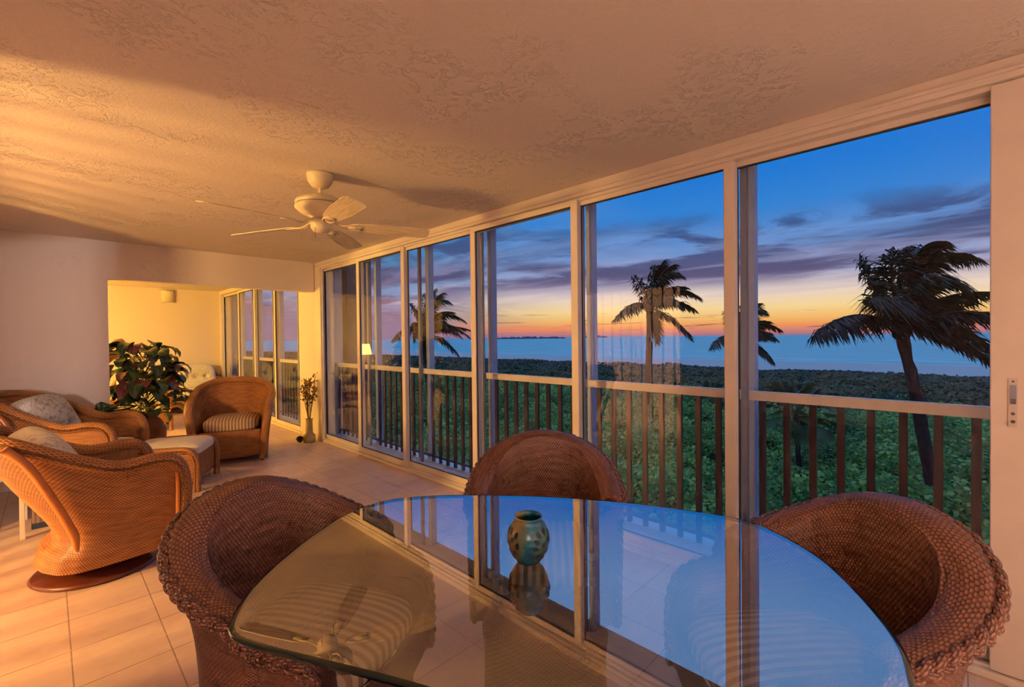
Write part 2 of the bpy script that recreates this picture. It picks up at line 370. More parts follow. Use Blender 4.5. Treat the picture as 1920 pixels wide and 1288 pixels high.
# ------------------------------------------------------------------ cushions
def sell(v, e): return np.sign(v)*np.abs(v)**e
def pillow(name, w, d, h, mat, parent=None, loc=(0, 0, 0), rot=(0, 0, 0), e1=.35, e2=.35, tufts=(), n=64, crown=0., taper=0., **k):
    """rounded cushion, half sizes w,d,h; tufts: (x,y) dimples on the top"""
    a = np.linspace(-PI, PI, n*2, endpoint=False)[:, None]; b = np.linspace(-PI/2, PI/2, n)[None]
    x = sell(np.cos(b), e1)*sell(np.cos(a), e2); y = sell(np.cos(b), e1)*sell(np.sin(a), e2); z = sell(np.sin(b), e1)*np.ones_like(a)
    rr = np.clip(1-np.maximum(np.abs(x), np.abs(y))**2.5, 0, 1)
    z = z*(1+crown*rr)
    X = x*w*(1+taper*y); Y = y*d; Z = z*h
    for (tx, ty) in tufts:
        dd = np.sqrt((X-tx)**2+(Y-ty)**2); Z = Z-np.where(z > 0, 1, 0)*h*.75*np.exp(-(dd/.035)**2)-np.where(z > 0, 1, 0)*h*.35*np.exp(-(dd/.09)**2)
        for (qx, qy) in tufts:
            if (qx, qy) == (tx, ty): continue
            L = math.hypot(qx-tx, qy-ty)
            if L > .3: continue
            s = ((X-tx)*(qx-tx)+(Y-ty)*(qy-ty))/L**2; ds = np.abs((X-tx)*(qy-ty)-(Y-ty)*(qx-tx))/L
            Z = Z-np.where((z > 0) & (s > 0) & (s < 1), 1, 0)*h*.16*np.exp(-(ds/.02)**2)
    P = np.stack([X, Y, Z], -1)
    o = link(name, mesh_np(name, P.reshape(-1, 3), grid_faces(n*2, n, True, False)), mat, parent, True, **k)
    o.location = loc; o.rotation_euler = rot; return o

# ------------------------------------------------------------------ dining chairs (woven tub chairs on dark wood legs)
W_, D_, ZA, KK, EE, ZBK, PP = .370, .387, .620, 1.274, .348, .923, .707
def rim_path(n):
    tm = 2.1; t = np.linspace(-tm, tm, 121); kk = np.clip(np.abs(t)/tm, 0, 1)**KK
    s, c = np.sin(t), np.cos(t); x = W_*sell(s, PP); y = -D_*sell(c, PP); y = np.where(y > 0, y*EE, y); z = ZBK-(ZBK-ZA)*kk
    P = np.stack([x, y, z], 1); e = P[-1]
    xe, ye = e[0], e[1]
    ext = [(xe-.004, ye+.05, ZA-.008), (xe-.012, ye+.10, ZA-.018), (xe-.02, ye+.145, ZA-.045), (xe-.026, ye+.172, ZA-.10), (xe-.03, ye+.182, ZA-.18), (xe-.032, ye+.182, ZA-.27), (xe-.033, ye+.178, ZA-.36)]
    R_ = np.array(ext); Lf = R_[::-1]*np.array([-1, 1, 1])
    return spline(np.vstack([Lf, P[::6], R_]), n)
def dining_chair():
    e = empty('dining_chair')
    NU = 1000; rp = rim_path(NU)
    T_ = np.gradient(rp, axis=0); Th = T_.copy(); Th[:, 2] = 0
    # horizontal inward direction, kept steady where the rim dives down at the arm fronts
    inn = np.stack([-Th[:, 1], Th[:, 0], 0*Th[:, 0]], 1); nrm = np.linalg.norm(inn, axis=1)
    good = nrm > .0008
    idx = np.arange(NU)
    for j in range(2): inn[:, j] = np.interp(idx, idx[good], (inn[:, j]/np.maximum(nrm, 1e-9))[good])
    inn /= np.linalg.norm(inn, axis=1)[:, None]
    for _ in range(34): inn = np.vstack([inn[:1], (inn[:-2]+inn[1:-1]+inn[2:])/3, inn[-1:]])
    inn /= np.linalg.norm(inn, axis=1)[:, None]
    # profile: (inward offset, fraction of height between .26 and the rim, extra z)
    s = np.clip((rp[:, 2]-ZA)/(ZBK-ZA), 0, 1)[:, None]
    prof = [(.085, 0, 0), (.082, .25, 0), (.070, .55, 0), (.040, .82, 0), (.004, .965, 0), (.006, 1, .012), (.030, 1, .026), (.070, 1, .022), (.100, 1, .004), (.114, 1, -.03), (.118, .80, 0), (.122, .6, 0)]
    pr = spline([(a, b*.5, c) for a, b, c in prof], 20)*np.array([1, 2, 1])
    NV = 620
    Z0 = .27
    rows = []
    for (a, b, c) in prof:
        zz = Z0+(rp[:, 2]-Z0)*b+c*np.clip((rp[:, 2]-Z0)/.3, 0, 1)
        zz = np.maximum(zz, Z0) if b < .1 or c >= 0 else np.maximum(zz, Z0)
        if b in (.8, .6) and a > .115: zz = np.maximum(np.where(b == .8, .55, .40)*np.ones(NU), Z0); zz = np.minimum(zz, np.maximum(rp[:, 2]-.03, Z0))
        q = rp+inn*a; q[:, 2] = zz; rows.append(q)
    A = np.stack(rows, 1)  # NU,k,3
    P = np.stack([spline(A[i], NV) for i in range(NU)], 0)
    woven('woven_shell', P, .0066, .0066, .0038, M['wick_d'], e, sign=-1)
    # braided edge
    ed = A[:, 4]*.4+A[:, 5]*.6; ed = spline(ed[6:-6], 900)
    Tn = np.gradient(ed, axis=0); Tn /= np.linalg.norm(Tn, axis=1)[:, None]
    out = -np.stack([np.interp(np.linspace(0, 1, 900), np.linspace(0, 1, NU), inn[:, j]) for j in range(3)], 1); up = np.cross(out, Tn); up /= np.linalg.norm(up, axis=1)[:, None]
    L = np.concatenate([[0], np.cumsum(np.linalg.norm(np.diff(ed, axis=0), axis=1))])
    b = MB()
    for k_ in range(3):
        ph = 2*PI*L/.12+k_*2*PI/3
        b.tube(ed+up*(np.sin(ph)*.012)[:, None]+out*(.002+np.sin(2*ph)*.0045)[:, None], .0112, 10)
    b.build('braided_edge', M['wick_db'], e, True)
    # front apron and seat deck
    x0 = W_*.90-.055
    g = np.zeros((220, 90, 3))
    for i in range(220):
        u = i/219*2-1; g[i, :, 0] = x0*u; g[i, :, 1] = .282-.03*u*u; g[i, :, 2] = np.linspace(.27, .435, 90)
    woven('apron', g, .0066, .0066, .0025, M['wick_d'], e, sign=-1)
    c = pillow('seat_cushion', .25, .27, .05, M['stripe'], e, (0, .01, .462), e1=.5, e2=.55, crown=.35)
    # seat deck under the cushion
    MB().lathe([(.0, .41), (.25, .41), (.255, .395), (.0, .39)], 32).build('seat_deck', M['wick_db'], e)
    for sx, sy in ((1, 1), (-1, 1), (1, -1), (-1, -1)):
        top = np.array([sx*.225, .20 if sy > 0 else -.215, .32]); bot = top+np.array([sx*.015, sy*(.005 if sy > 0 else .075), -.32])
        mid = (top+bot)/2+np.array([0, 0, 0])
        MB().tube(spline([top, mid, bot], 10), np.linspace(.024, .015, 10), 14).build('leg', M['wood'], e, True)
    return e
chair = dining_chair()
spots = [((1.615, 1.379), 2.27, 'woven tub chair with its whole back in view beyond the candle holder, facing the table'),
         ((.627, 1.542), -2.665, 'woven tub chair at the table end nearest the lounge seats, one dark leg showing'),
         ((1.547, .338), .834, 'woven tub chair at the table end beside the wide door stile with lock plate'),
         ((.63, .58), 2.27-PI, 'woven tub chair pushed under the table, only its arm fronts seen through the glass')]
for i, (xy, a, lab) in enumerate(spots):
    o = chair if i == 0 else copy_tree(chair)
    o.location = (*xy, 0); o.rotation_euler = (0, 0, a)
    meta(o, lab, 'chair', 'woven dining chairs around the glass table')

# ------------------------------------------------------------------ glass dining table
TC = np.array([1.003, .857]); ta = math.radians(125.24); ax = np.array([math.cos(ta), math.sin(ta)]); ay = np.array([-ax[1], ax[0]])
ZT = .80
tb = empty('dining_table', (TC[0], TC[1], 0), ta, label='glass dining table with rounded clear top on a woven pedestal, among woven tub chairs', cat='table')
def onz(px, py, z):
    d = CF+CR*(px-960)/F-CU*(py-644)/F; return (EYE+d*(z-EYE[2])/d[2])[:2]
edge = [onz(*q, ZT) for q in ((424, 1178), (470, 1100), (560, 1020), (620, 980), (665, 955), (725, 937), (800, 929), (880, 927), (1000, 929), (1100, 935), (1200, 944), (1300, 957), (1380, 970), (1430, 985), (1500, 1020), (1560, 1060), (1640, 1140), (1700, 1220), (1718, 1288))]
edge += [np.array(q) for q in ((1.02, .035), (.90, .07), (.76, .18), (.62, .38))]+[onz(*q, ZT) for q in ((770, 1287), (600, 1243), (480, 1212), (432, 1194))]
n = 160; ed_ = spline(np.array(edge[-3:]+edge+edge[:3]), 1200)
i0 = int(np.argmin(np.linalg.norm(ed_-edge[0], axis=1)[:600])); i1 = 600+int(np.argmin(np.linalg.norm(ed_-edge[0], axis=1)[600:]))
ed_ = ed_[i0:i1]; L_ = np.concatenate([[0], np.cumsum(np.linalg.norm(np.diff(ed_, axis=0), axis=1))]); q_ = np.linspace(0, L_[-1], n, endpoint=False)
ed_ = np.stack([np.interp(q_, L_, ed_[:, j]) for j in (0, 1)], 1)
for _ in range(2): ed_ = (np.roll(ed_, 1, 0)+2*ed_+np.roll(ed_, -1, 0))/4
ox = (ed_-TC)@ax; oy = (ed_-TC)@ay
if np.sum(ox*np.roll(oy, -1)-oy*np.roll(ox, -1)) < 0: ox, oy = ox[::-1], oy[::-1]
prof = [(0., .006), (-.002, .010), (-.006, .012)]
V = []; Fc = []
nn = np.stack([np.gradient(oy), -np.gradient(ox)], 1); nn /= np.linalg.norm(nn, axis=1)[:, None]
rings = [(-.012, ZT-.010), (-.003, ZT-.0095), (0, ZT-.008), (0, ZT-.004), (-.002, ZT-.001), (-.012, ZT)]
for off, z in rings:
    for i in range(n): V.append((ox[i]+nn[i, 0]*off, oy[i]+nn[i, 1]*off, z))
for k_ in range(len(rings)-1):
    for i in range(n): Fc.append((k_*n+i, k_*n+(i+1) % n, (k_+1)*n+(i+1) % n, (k_+1)*n+i))
top = [(len(rings)-1)*n+i for i in range(n)]
mtE, T = newmat('table glass edge')
principled(T, srgb(12, 34, 30), .08, spec=.8)
b = MB(); b.add(V, Fc); b.build('glass_edge', mtE, tb, smooth=True, label='dark green ground edge of the glass top')
b = MB(); b.add([V[i] for i in top], [tuple(range(n))]); b.build('glass_top', M['tglass'], tb)
# woven flared pedestal
pd = []
for i in range(121):
    a_ = 2*PI*i/120; row = []
    for z, s_ in ((.0, 1.25), (.1, 1.16), (.25, 1.03), (.42, .95), (.56, .93), (.625, .96), (.645, .90), (.65, .5), (.65, .02)):
        row.append((.185*s_*sell(math.cos(a_), .5), .12*s_*sell(math.sin(a_), .5), z))
    pd.append(spline(row, 110))
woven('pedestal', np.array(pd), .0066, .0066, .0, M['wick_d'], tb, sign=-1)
for sx in (-1, 1):
    for sy in (-1, 1):
        MB().lathe([(0, .655), (.010, .655), (.010, ZT-.018), (.022, ZT-.016), (.022, ZT-.012), (0, ZT-.012)], 20, (sx*.13, sy*.07, 0)).build('standoff', M['alum_grey'], tb, True)

# ------------------------------------------------------------------ ceramic candle holder
ch = empty('candle_holder', (.968, .888, ZT), .0, label='small round teal green ceramic candle holder with leaf cutouts standing on the glass table', cat='candle holder')
mtC, T = newmat('teal glaze'); tc = T.n('ShaderNodeTexCoord'); sp = T.n('ShaderNodeSeparateXYZ'); T.l.new(tc.outputs['Object'], sp.inputs[0])
nz = T.n('ShaderNodeTexNoise', i_Scale=22., i_Detail=4.); T.l.new(tc.outputs['Object'], nz.inputs['Vector'])
side = T.m('ADD', T.m('ADD', T.m('MULTIPLY', sp.outputs[0], -8.), T.m('MULTIPLY', sp.outputs[1], 8.)), T.m('MULTIPLY', nz.outputs[0], .5))
f = T.m('ADD', side, T.m('MULTIPLY', sp.outputs[2], 2.2))
col = T.ramp(f, [(.0, srgb(70, 104, 96)), (.25, srgb(12, 84, 118)), (.48, srgb(24, 100, 126)), (.62, srgb(92, 116, 100)), (.8, srgb(140, 120, 74))])
principled(T, col, .18, nz.outputs[0], .15, .002, .6)
mtD, T = newmat('dark glaze'); principled(T, srgb(16, 34, 34), .5)
pts = spline([(.0, .002), (.024, .002), (.034, .010), (.047, .032), (.0545, .060), (.0545, .082), (.048, .102), (.039, .114), (.0355, .120), (.0360, .127), (.0375, .131), (.0355, .133), (.032, .128), (.032, .118), (.043, .10), (.050, .080), (.049, .060), (.040, .032), (.026, .012), (.0, .010)], 80)
MB().lathe([tuple(p) for p in pts], 48).build('body', mtC, ch, True)
def leaf_cut(az, z, rot, L=.021, Wd=.0085):
    V = []; m_ = 12; k_ = 3
    rad = lambda zz: float(np.interp(zz, pts[:34, 1], pts[:34, 0]))+.0006
    for j in range(k_):
        for i in range(m_):
            t = i/m_*2*PI; u = L/2*math.cos(t)*(1-j/(k_-.001)*1.); v = Wd/1.4*math.sin(t)*abs(math.sin(t))**.3*(1-j/(k_-.001))
            du = u*math.cos(rot)-v*math.sin(rot); dz = u*math.sin(rot)+v*math.cos(rot); R_ = rad(z+dz)+.0007
            V.append((R_*math.cos(az+du/R_), R_*math.sin(az+du/R_), z+dz))
    Fc = [(j*m_+i, j*m_+(i+1) % m_, (j+1)*m_+(i+1) % m_, (j+1)*m_+i) for j in range(k_-1) for i in range(m_)]+[tuple((k_-1)*m_+i for i in range(m_))]
    return V, Fc
for az0 in (-1.60, 2.72, .6):
    for (da, z, r_) in ((-.28, .096, 2.2), (.12, .100, 1.6), (.50, .092, 1.2), (-.40, .078, 2.5), (-.46, .060, 2.7), (-.30, .036, .6), (.02, .040, .8), (.40, .044, 1.0), (.62, .066, 1.35), (0.0, .066, .2), (.30, .078, .9), (.06, .026, .2)):
        MB().add(*leaf_cut(az0+da, z, r_)).build('leaf_cutout', mtD, ch)
ch.scale = (1.1, 1.1, 1.02)
MB().lathe([(0, .0125), (.018, .0125), (.018, .030), (.015, .031), (0, .029)], 24).build('tealight', plain('white wax', (235, 230, 220), .5), ch)

# ------------------------------------------------------------------ lounge seats
def rim_tube(name, P, r, parent, mat='rope', n=220, **k):
    return MB().tube(spline(P, n), r, 14).build(name, M[mat], parent, True, **k)
def lounge(name, ctrl, base, seat_z, geo=True, rt=.042, inset=.05, wst=None, **k):
    """ctrl: right half of the rim from the front foot to the back centre; base: matching points of the lower edge"""
    e = empty(name, **k)
    mir = lambda P: np.vstack([np.array(P, float), (np.array(P, float)*[-1, 1, 1])[::-1][1:]])
    C = mir(ctrl); Bp = mir(base)
    NU = 900 if geo else 160
    R_ = spline(C, NU)
    fr = np.maximum.accumulate([int(np.argmin(np.linalg.norm(R_-c, axis=1))) for c in C]).astype(float)
    fr += np.arange(len(fr))*1e-3
    B_ = np.stack([np.interp(np.arange(NU), fr, Bp[:, j]) for j in range(3)], 1)
    for _ in range(NU//12): B_ = np.vstack([B_[:1], (B_[:-2]+B_[1:-1]+B_[2:])/3, B_[-1:]])
    NVv = 300 if geo else 40
    out = (R_+B_)/2; out[:, 2] = 0; out /= np.linalg.norm(out, axis=1)[:, None]; out = out[:, None]
    v = np.linspace(0, 1, NVv)[None, :, None]
    hgt = np.clip((R_[:, 2]-B_[:, 2])/.5, 0, 1)[:, None, None]
    P = B_[:, None]*(1-v)+R_[:, None]*v
    if wst is None: wst = [((a[0]*.35+b[0]*.65), (a[1]*.35+b[1]*.65), a[2]*.3+b[2]*.7) for a, b in zip(ctrl, base)]
    Wp = mir(wst); W_l = np.stack([np.interp(np.arange(NU), fr, Wp[:, j]) for j in range(3)], 1)
    for _ in range(NU//12): W_l = np.vstack([W_l[:1], (W_l[:-2]+W_l[1:-1]+W_l[2:])/3, W_l[-1:]])
    Mid = (R_*.45+W_l*.55); Mid[:, 2] -= .0; Mid2 = W_l*.45+B_*.55+out[:, 0]*.012*hgt[:, 0]
    P = np.stack([spline([B_[i], Mid2[i], W_l[i], Mid[i], R_[i]], NVv) for i in range(NU)], 0)
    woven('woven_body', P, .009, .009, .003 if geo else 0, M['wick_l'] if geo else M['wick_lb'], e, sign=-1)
    Lg = P[:, int(NVv*.32):][:, ::-1][:, ::max(1, NVv//40)].copy(); Lg = Lg-out*(inset*np.clip(np.linspace(.15, 2.6, Lg.shape[1]), 0, 1))[None, :, None]
    Lg[:, :, 2] = np.minimum(Lg[:, :, 2], R_[:, 2][:, None]-.004)
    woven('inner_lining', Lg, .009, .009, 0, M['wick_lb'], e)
    MB().tube(R_, rt, 14).build('rim', M['rope'], e, True)
    return e
def panel(name, p0, p1, z0, z1, parent, bow=.0, th=.0, mat='wick_lb', z0b=None):
    """upright woven panel from p0 to p1 (xy)"""
    n_ = 40; m_ = 12; G = np.zeros((n_, m_, 3)); d = np.array(p1, float)-np.array(p0, float); nn_ = np.array([d[1], -d[0]])/np.linalg.norm(d)
    for i in range(n_):
        u = i/(n_-1); xy = np.array(p0)+d*u+nn_*bow*4*u*(1-u); G[i, :, 0] = xy[0]; G[i, :, 1] = xy[1]; G[i, :, 2] = np.linspace(z0, z1, m_)
    o = woven(name, G, .009, .009, 0, M[mat], parent); sd = o.modifiers.new('t', 'SOLIDIFY'); sd.thickness = .012; sd.offset = 0; return o

ctrlA = [(.36, .37, .13), (.36, .385, .50), (.36, .345, .655), (.36, .24, .70), (.365, .05, .692), (.372, -.11, .755), (.372, -.25, .83), (.35, -.385, .905), (.22, -.52, .965), (0, -.57, .985)]
baseA = [(.345, .35, .12), (.335, .34, .115), (.325, .30, .11), (.315, .22, .105), (.31, .08, .10), (.30, -.06, .10), (.285, -.18, .10), (.24, -.28, .105), (.14, -.34, .11), (0, -.37, .11)]
waistA = [(.345, .355, .14), (.34, .345, .20), (.335, .31, .26), (.33, .22, .28), (.325, .08, .29), (.315, -.03, .30), (.295, -.10, .30), (.235, -.155, .30), (.13, -.185, .30), (0, -.195, .30)]
baseA = [(.345, .35, .12), (.335, .34, .115), (.325, .30, .11), (.315, .22, .105), (.31, .08, .10), (.305, -.04, .10), (.295, -.13, .10), (.25, -.21, .105), (.14, -.26, .11), (0, -.28, .11)]
sw = lounge('swivel_armchair', ctrlA, baseA, .42, True, .040, wst=waistA, loc=(.20, 3.98, 0), rz=math.atan2(-.99, .13),
            label='honey wicker swivel lounge chair on a round dark base with a yellow-lit cream back pillow', cat='armchair')
panel('apron', (-.33, .33), (.33, .33), .12, .40, sw, bow=-.01)
for s_ in (1, -1):
    MB().tube(spline([(s_*.40, -.42, .90), (s_*.405, -.34, .80), (s_*.385, -.24, .58), (s_*.362, -.165, .38), (s_*.352, -.15, .33), (s_*.352, -.145, .25)], 40), np.concatenate([np.full(34, .021), np.linspace(.021, .012, 6)]), 14).build('rattan_brace', M['rattan'], sw, True)
    MB().tube(spline([(s_*.383, .335, .60), (s_*.383, .34, .50), (s_*.375, .335, .14)], 20), .012, 10).build('rattan_strut', M['rattan'], sw, True)
MB().lathe([(0, .0), (.315, .0), (.325, .010), (.31, .026), (.20, .034), (.06, .04), (.05, .10), (.0, .10)], 56, (.0, .02, 0)).build('swivel_base', M['basewood'], sw, True, label='round dark red wood swivel base')
pillow('seat_cushion', .27, .23, .055, M['cream'], sw, (0, .10, .445), crown=.3)
pillow('back_pillow', .27, .27, .095, M['linen'], sw, (0, -.19, .69), (math.radians(-61), 0, 0), e1=.55, e2=.6, crown=.35)
# the second lounge chair stands by the wall
lc = lounge('lounge_chair', ctrlA, baseA, .40, True, .040, wst=waistA, loc=(.21, 5.96, 0), rz=math.atan2(-.91, -.42),
            label='wicker lounge chair with grey tufted back cushion and cream seat against the plaster wall', cat='armchair')
panel('apron', (-.33, .33), (.33, .33), .12, .38, lc, bow=-.01)
for s_ in (1, -1):
    MB().tube(spline([(s_*.40, -.42, .90), (s_*.405, -.34, .80), (s_*.385, -.24, .58), (s_*.355, -.15, .25)], 30), .019, 12).build('rattan_brace', M['rattan'], lc, True)
    for yy_ in (.30, -.26): MB().tube([(s_*.27, yy_, 0), (s_*.28, yy_, .14)], [.018, .022], 12).build('foot', M['wood'], lc, True)
pillow('seat_cushion', .27, .25, .055, M['cream'], lc, (0, .11, .43), crown=.3)
pillow('back_cushion', .335, .31, .12, M['linen_g'], lc, (0, -.23, .665), (math.radians(-64), 0, 0), e1=.5, e2=.55, crown=.35, tufts=((-.12, .05), (.12, .05)))

# ------------------------------------------------------------------ ottoman
ot = empty('ottoman', (.86, 5.66, 0), math.atan2(-.89, -.455), label='low wicker ottoman with a cream cushion between the lounge chairs and tub chair', cat='ottoman')
for s_ in (1, -1):
    x_ = s_*.315
    MB().tube(spline([(x_, .31, .0), (x_, .315, .18), (x_, .31, .30), (x_, .265, .385), (x_, .17, .41), (x_, -.17, .41), (x_, -.265, .385), (x_, -.31, .30), (x_, -.315, .18), (x_, -.31, .0)], 110), .031, 14).build('side_arch', M['rope'], ot, True)
    panel('side_panel', (x_, -.29), (x_, .29), .10, .37, ot)
panel('end_panel', (-.30, .295), (.30, .295), .09, .335, ot); panel('end_panel', (-.30, -.295), (.30, -.295), .09, .335, ot)
pillow('seat_cushion', .285, .325, .062, M['cream'], ot, (0, .0, .385), e1=.5, e2=.3, crown=.25)

# ------------------------------------------------------------------ tub chair in the opening
ctrlT = [(.345, .335, .03), (.365, .345, .30), (.40, .335, .58), (.41, .27, .675), (.425, .12, .71), (.425, -.06, .78), (.375, -.235, .86), (.22, -.36, .92), (0, -.395, .935)]
baseT = [(.345, .33, .03), (.34, .32, .04), (.34, .30, .05), (.34, .22, .05), (.34, .10, .05), (.34, -.05, .05), (.31, -.19, .05), (.18, -.29, .05), (0, -.32, .05)]
tc_ = lounge('tub_chair', ctrlT, baseT, .40, True, .046, inset=.075, loc=(1.62, 6.46, 0), rz=2.773,
             label='brown wicker tub armchair with a striped seat cushion standing in the wall opening', cat='armchair')
panel('apron', (-.32, .325), (.32, .325), .06, .385, tc_, bow=-.02)
pillow('seat_cushion', .29, .31, .075, M['stripe'], tc_, (0, .04, .44), e1=.4, e2=.4, crown=.3)
for s_ in (1, -1):
    for yy_ in (.33, -.24): MB().tube([(s_*.335, yy_, 0), (s_*.34, yy_, .10)], [.016, .022], 12).build('foot', M['wood'], tc_, True)

# ------------------------------------------------------------------ loveseat in the next room
def settee(name, Wd, loc, rz, label, cat):
    e = empty(name, loc, rz, label=label, cat=cat); n_s = 2 if Wd > .5 else 1
    MB().tube(spline([(Wd, -.30, .50), (Wd, -.37, .66), (Wd-.07, -.41, .82), (Wd-.24, -.42, .915), (0, -.43, .93), (-Wd+.24, -.42, .915), (-Wd+.07, -.41, .82), (-Wd, -.37, .66), (-Wd, -.30, .50)], 120), .028, 12).build('back_rim', M['rope'], e, True)
    g = []
    for i in range(80):
        u = i/79*2-1; top_ = .915-.30*abs(u)**(7 if n_s == 2 else 4); g.append([(Wd*u, -.41, z) for z in np.linspace(.12, top_, 20)])
    o_ = woven('back_panel', np.array(g), .009, .009, 0, M['wick_lb'], e); sd = o_.modifiers.new('t', 'SOLIDIFY'); sd.thickness = .02
    for s_ in (1, -1):
        x_ = s_*Wd; G = []
        for p in spline([(x_, -.36, .66), (x_, -.1, .62), (x_, .2, .605), (x_, .34, .60)], 40):
            G.append([(p[0]+s_*.02+.085*math.cos(t_), p[1], p[2]-.02+.052*math.sin(t_)) for t_ in np.linspace(0, 2*PI, 20)])
        woven('arm_roll', np.array(G), .009, .009, 0, M['wick_lb'], e)
        MB().tube([(x_+s_*.02+.078*math.cos(t_), .345, .58+.046*math.sin(t_)) for t_ in np.linspace(0, 2*PI, 24)], .012, 8, False).build('arm_scroll', M['rope'], e, True)
        panel('side_panel', (x_, -.38), (x_, .345), .12, .58, e)
        MB().tube(spline([(x_, .36, .0), (x_, .36, .3), (x_, .36, .54)], 12), .026, 12).build('front_post', M['rope'], e, True)
        MB().tube([(x_, -.37, 0), (x_, -.37, .15)], .024, 12).build('foot', M['rope'], e, True)
    panel('apron', (-Wd+.01, .33), (Wd-.01, .33), .14, .34, e)
    cw = (Wd-.05)/n_s
    for q in range(n_s):
        x_ = 0 if n_s == 1 else (q*2-1)*cw*1.01
        pillow('seat_cushion', cw, .36, .065, M['linen'], e, (x_, .02, .40), crown=.25)
        pillow('back_cushion', cw*.99, .27, .085, M['linen'], e, (x_, -.25, .69), (math.radians(-76), 0, 0), e1=.45, e2=.55, crown=.35, tufts=((-.16, .0), (0.0, .0), (.16, .0)))
    return e
settee('loveseat', .76, (1.87, 11.36, 0), PI, 'wicker loveseat with two tufted tan back cushions against the yellow-lit far wall', 'sofa')
settee('scroll_armchair', .36, (1.075, 9.56, 0), PI-.08, 'wicker armchair with scrolled arms half hidden behind the leafy plant, in the next room', 'armchair')

# ------------------------------------------------------------------ potted plant
pl = empty('potted_plant', (.82, 7.02, 0), label='leafy green and purple houseplant in a round clay pot by the wall opening', cat='plant')
pot = spline([(.0, .0), (.12, .0), (.135, .02), (.175, .15), (.205, .30), (.20, .40), (.155, .50), (.105, .55), (.095, .585), (.115, .60), (.10, .60), (.085, .57), (.0, .56)], 60)
MB().lathe([tuple(p) for p in pot], 44).build('pot', plain('matte clay', (136, 96, 88), .7, .08, 10), pl, True)
def leaf_mat(name, base, vein, edge, rough=.32):
    mt, T = newmat(name); tc = T.n('ShaderNodeTexCoord'); sp = T.n('ShaderNodeSeparateXYZ'); T.l.new(tc.outputs['UV'], sp.inputs[0])
    au = T.m('ABSOLUTE', sp.outputs[0]); w_ = T.m('SINE', T.m('MULTIPLY', T.m('SUBTRACT', sp.outputs[1], T.m('MULTIPLY', au, .5)), 42.))
    f = T.m('MULTIPLY', T.sm(w_, .75, 1.), .8); mid = T.sm(au, .0, .09, 1., 0.); f = T.m('MAXIMUM', f, mid)
    nz = T.n('ShaderNodeTexNoise', i_Scale=9., i_Detail=3.); T.l.new(tc.outputs['Object'], nz.inputs['Vector'])
    c = T.mix(T.sm(nz.outputs[0], .35, .65), srgb(*base), srgb(*edge)); c = T.mix(f, c, srgb(*vein))
    principled(T, c, rough, T.m('MULTIPLY', f, -1.), .4, .003, .5); return mt
def leaf_blade(base, d, L, Wd, droop, roll=0., fold=.25):
    """a curved pointed blade; returns V,F,UV"""
    d = np.array(d, float); d /= np.linalg.norm(d); side = np.cross(d, [0, 0, 1.]); side /= np.linalg.norm(side)+1e-9
    up = np.cross(side, d); side = side*math.cos(roll)+up*math.sin(roll)
    ns = 9; V = []; UV = []; p = np.array(base, float)
    for i in range(ns):
        t = i/(ns-1); w_ = Wd*(math.sin(PI*min(1, t**.75*1.0))**.85 if 0 < t < 1 else .0)+.001
        dd = d*math.cos(droop*t)+np.array([0, 0, -1.])*math.sin(droop*t); dd /= np.linalg.norm(dd)
        u2 = np.cross(side, dd)
        for q in (-1, -.5, 0, .5, 1): V.append(tuple(p+side*w_*q+u2*abs(q)*w_*fold+u2*.004*math.sin(t*22+q*3)*abs(q))); UV.append((q, t))
        p = p+dd*L/(ns-1)
    Fc = [(i*5+j, i*5+j+1, (i+1)*5+j+1, (i+1)*5+j) for i in range(ns-1) for j in range(4)]
    return V, Fc, UV
G_ = MB(); Pp = MB(); St = MB(); R1 = random.Random(5)
for i in range(150):
    az = R1.uniform(0, 2*PI); z = .62+.78*R1.random()**1.15; top_ = (z-.62)/.8
    r0 = .03+.10*R1.random()*(1-top_*.3)
    b0 = np.array([math.cos(az)*r0, math.sin(az)*r0, z-.06])
    reach = (.10+.22*R1.random())*(1.05-.45*top_)
    b1 = b0+np.array([math.cos(az)*reach, math.sin(az)*reach, .05+.08*R1.random()-.10*(top_ < .15)])
    if b1[0] < -.22 and b1[1] > -.30 : b1[0] = -.22*R1.random(); 
    wx = .82+b1[0]
    St.tube([b0*[.3, .3, 1]+[0, 0, -.05], (b0+b1)/2+[0, 0, .02], b1], .004, 5, False)
    L = .20+.12*R1.random(); tgt = Pp if R1.random() < .26 else G_
    dd = [math.cos(az+R1.uniform(-.5, .5)), math.sin(az+R1.uniform(-.5, .5)), .25+.3*R1.random()]
    # keep blades out of the plaster wall
    tip = b1+np.array(dd)*L
    if .82+tip[0] < .52 and 7.02+tip[1] > 6.55 and 7.02+tip[1] < 6.85: dd[0] = abs(dd[0])
    V, Fc, UV = leaf_blade(b1, dd, L, .056+.03*R1.random(), 1.2+R1.random()*.9, R1.uniform(-.6, .6))
    tgt.add(V, Fc, UV)
for i in range(12):   # low leaves that lean out past the wall edge
    b1 = np.array([-.22-.16*R1.random(), -.46-.1*R1.random(), .66+.13*R1.random()]); az = R1.uniform(2.6, 4.6)
    St.tube([(0, 0, .56), (-.10, -.28, .72), b1], .004, 5, False)
    G_.add(*leaf_blade(b1, (math.cos(az), math.sin(az)-.2, .2), .2, .06, 1.5, R1.uniform(-.5, .5)))
G_.build('green_leaves', leaf_mat('green leaf', (18, 50, 32), (96, 128, 92), (40, 74, 44)), pl, True)
Pp.build('purple_leaves', leaf_mat('purple leaf', (92, 46, 74), (160, 110, 130), (120, 62, 66)), pl, True, label='purple and bronze leaves')
St.build('stems', plain('stem green', (70, 60, 44), .6), pl, True)

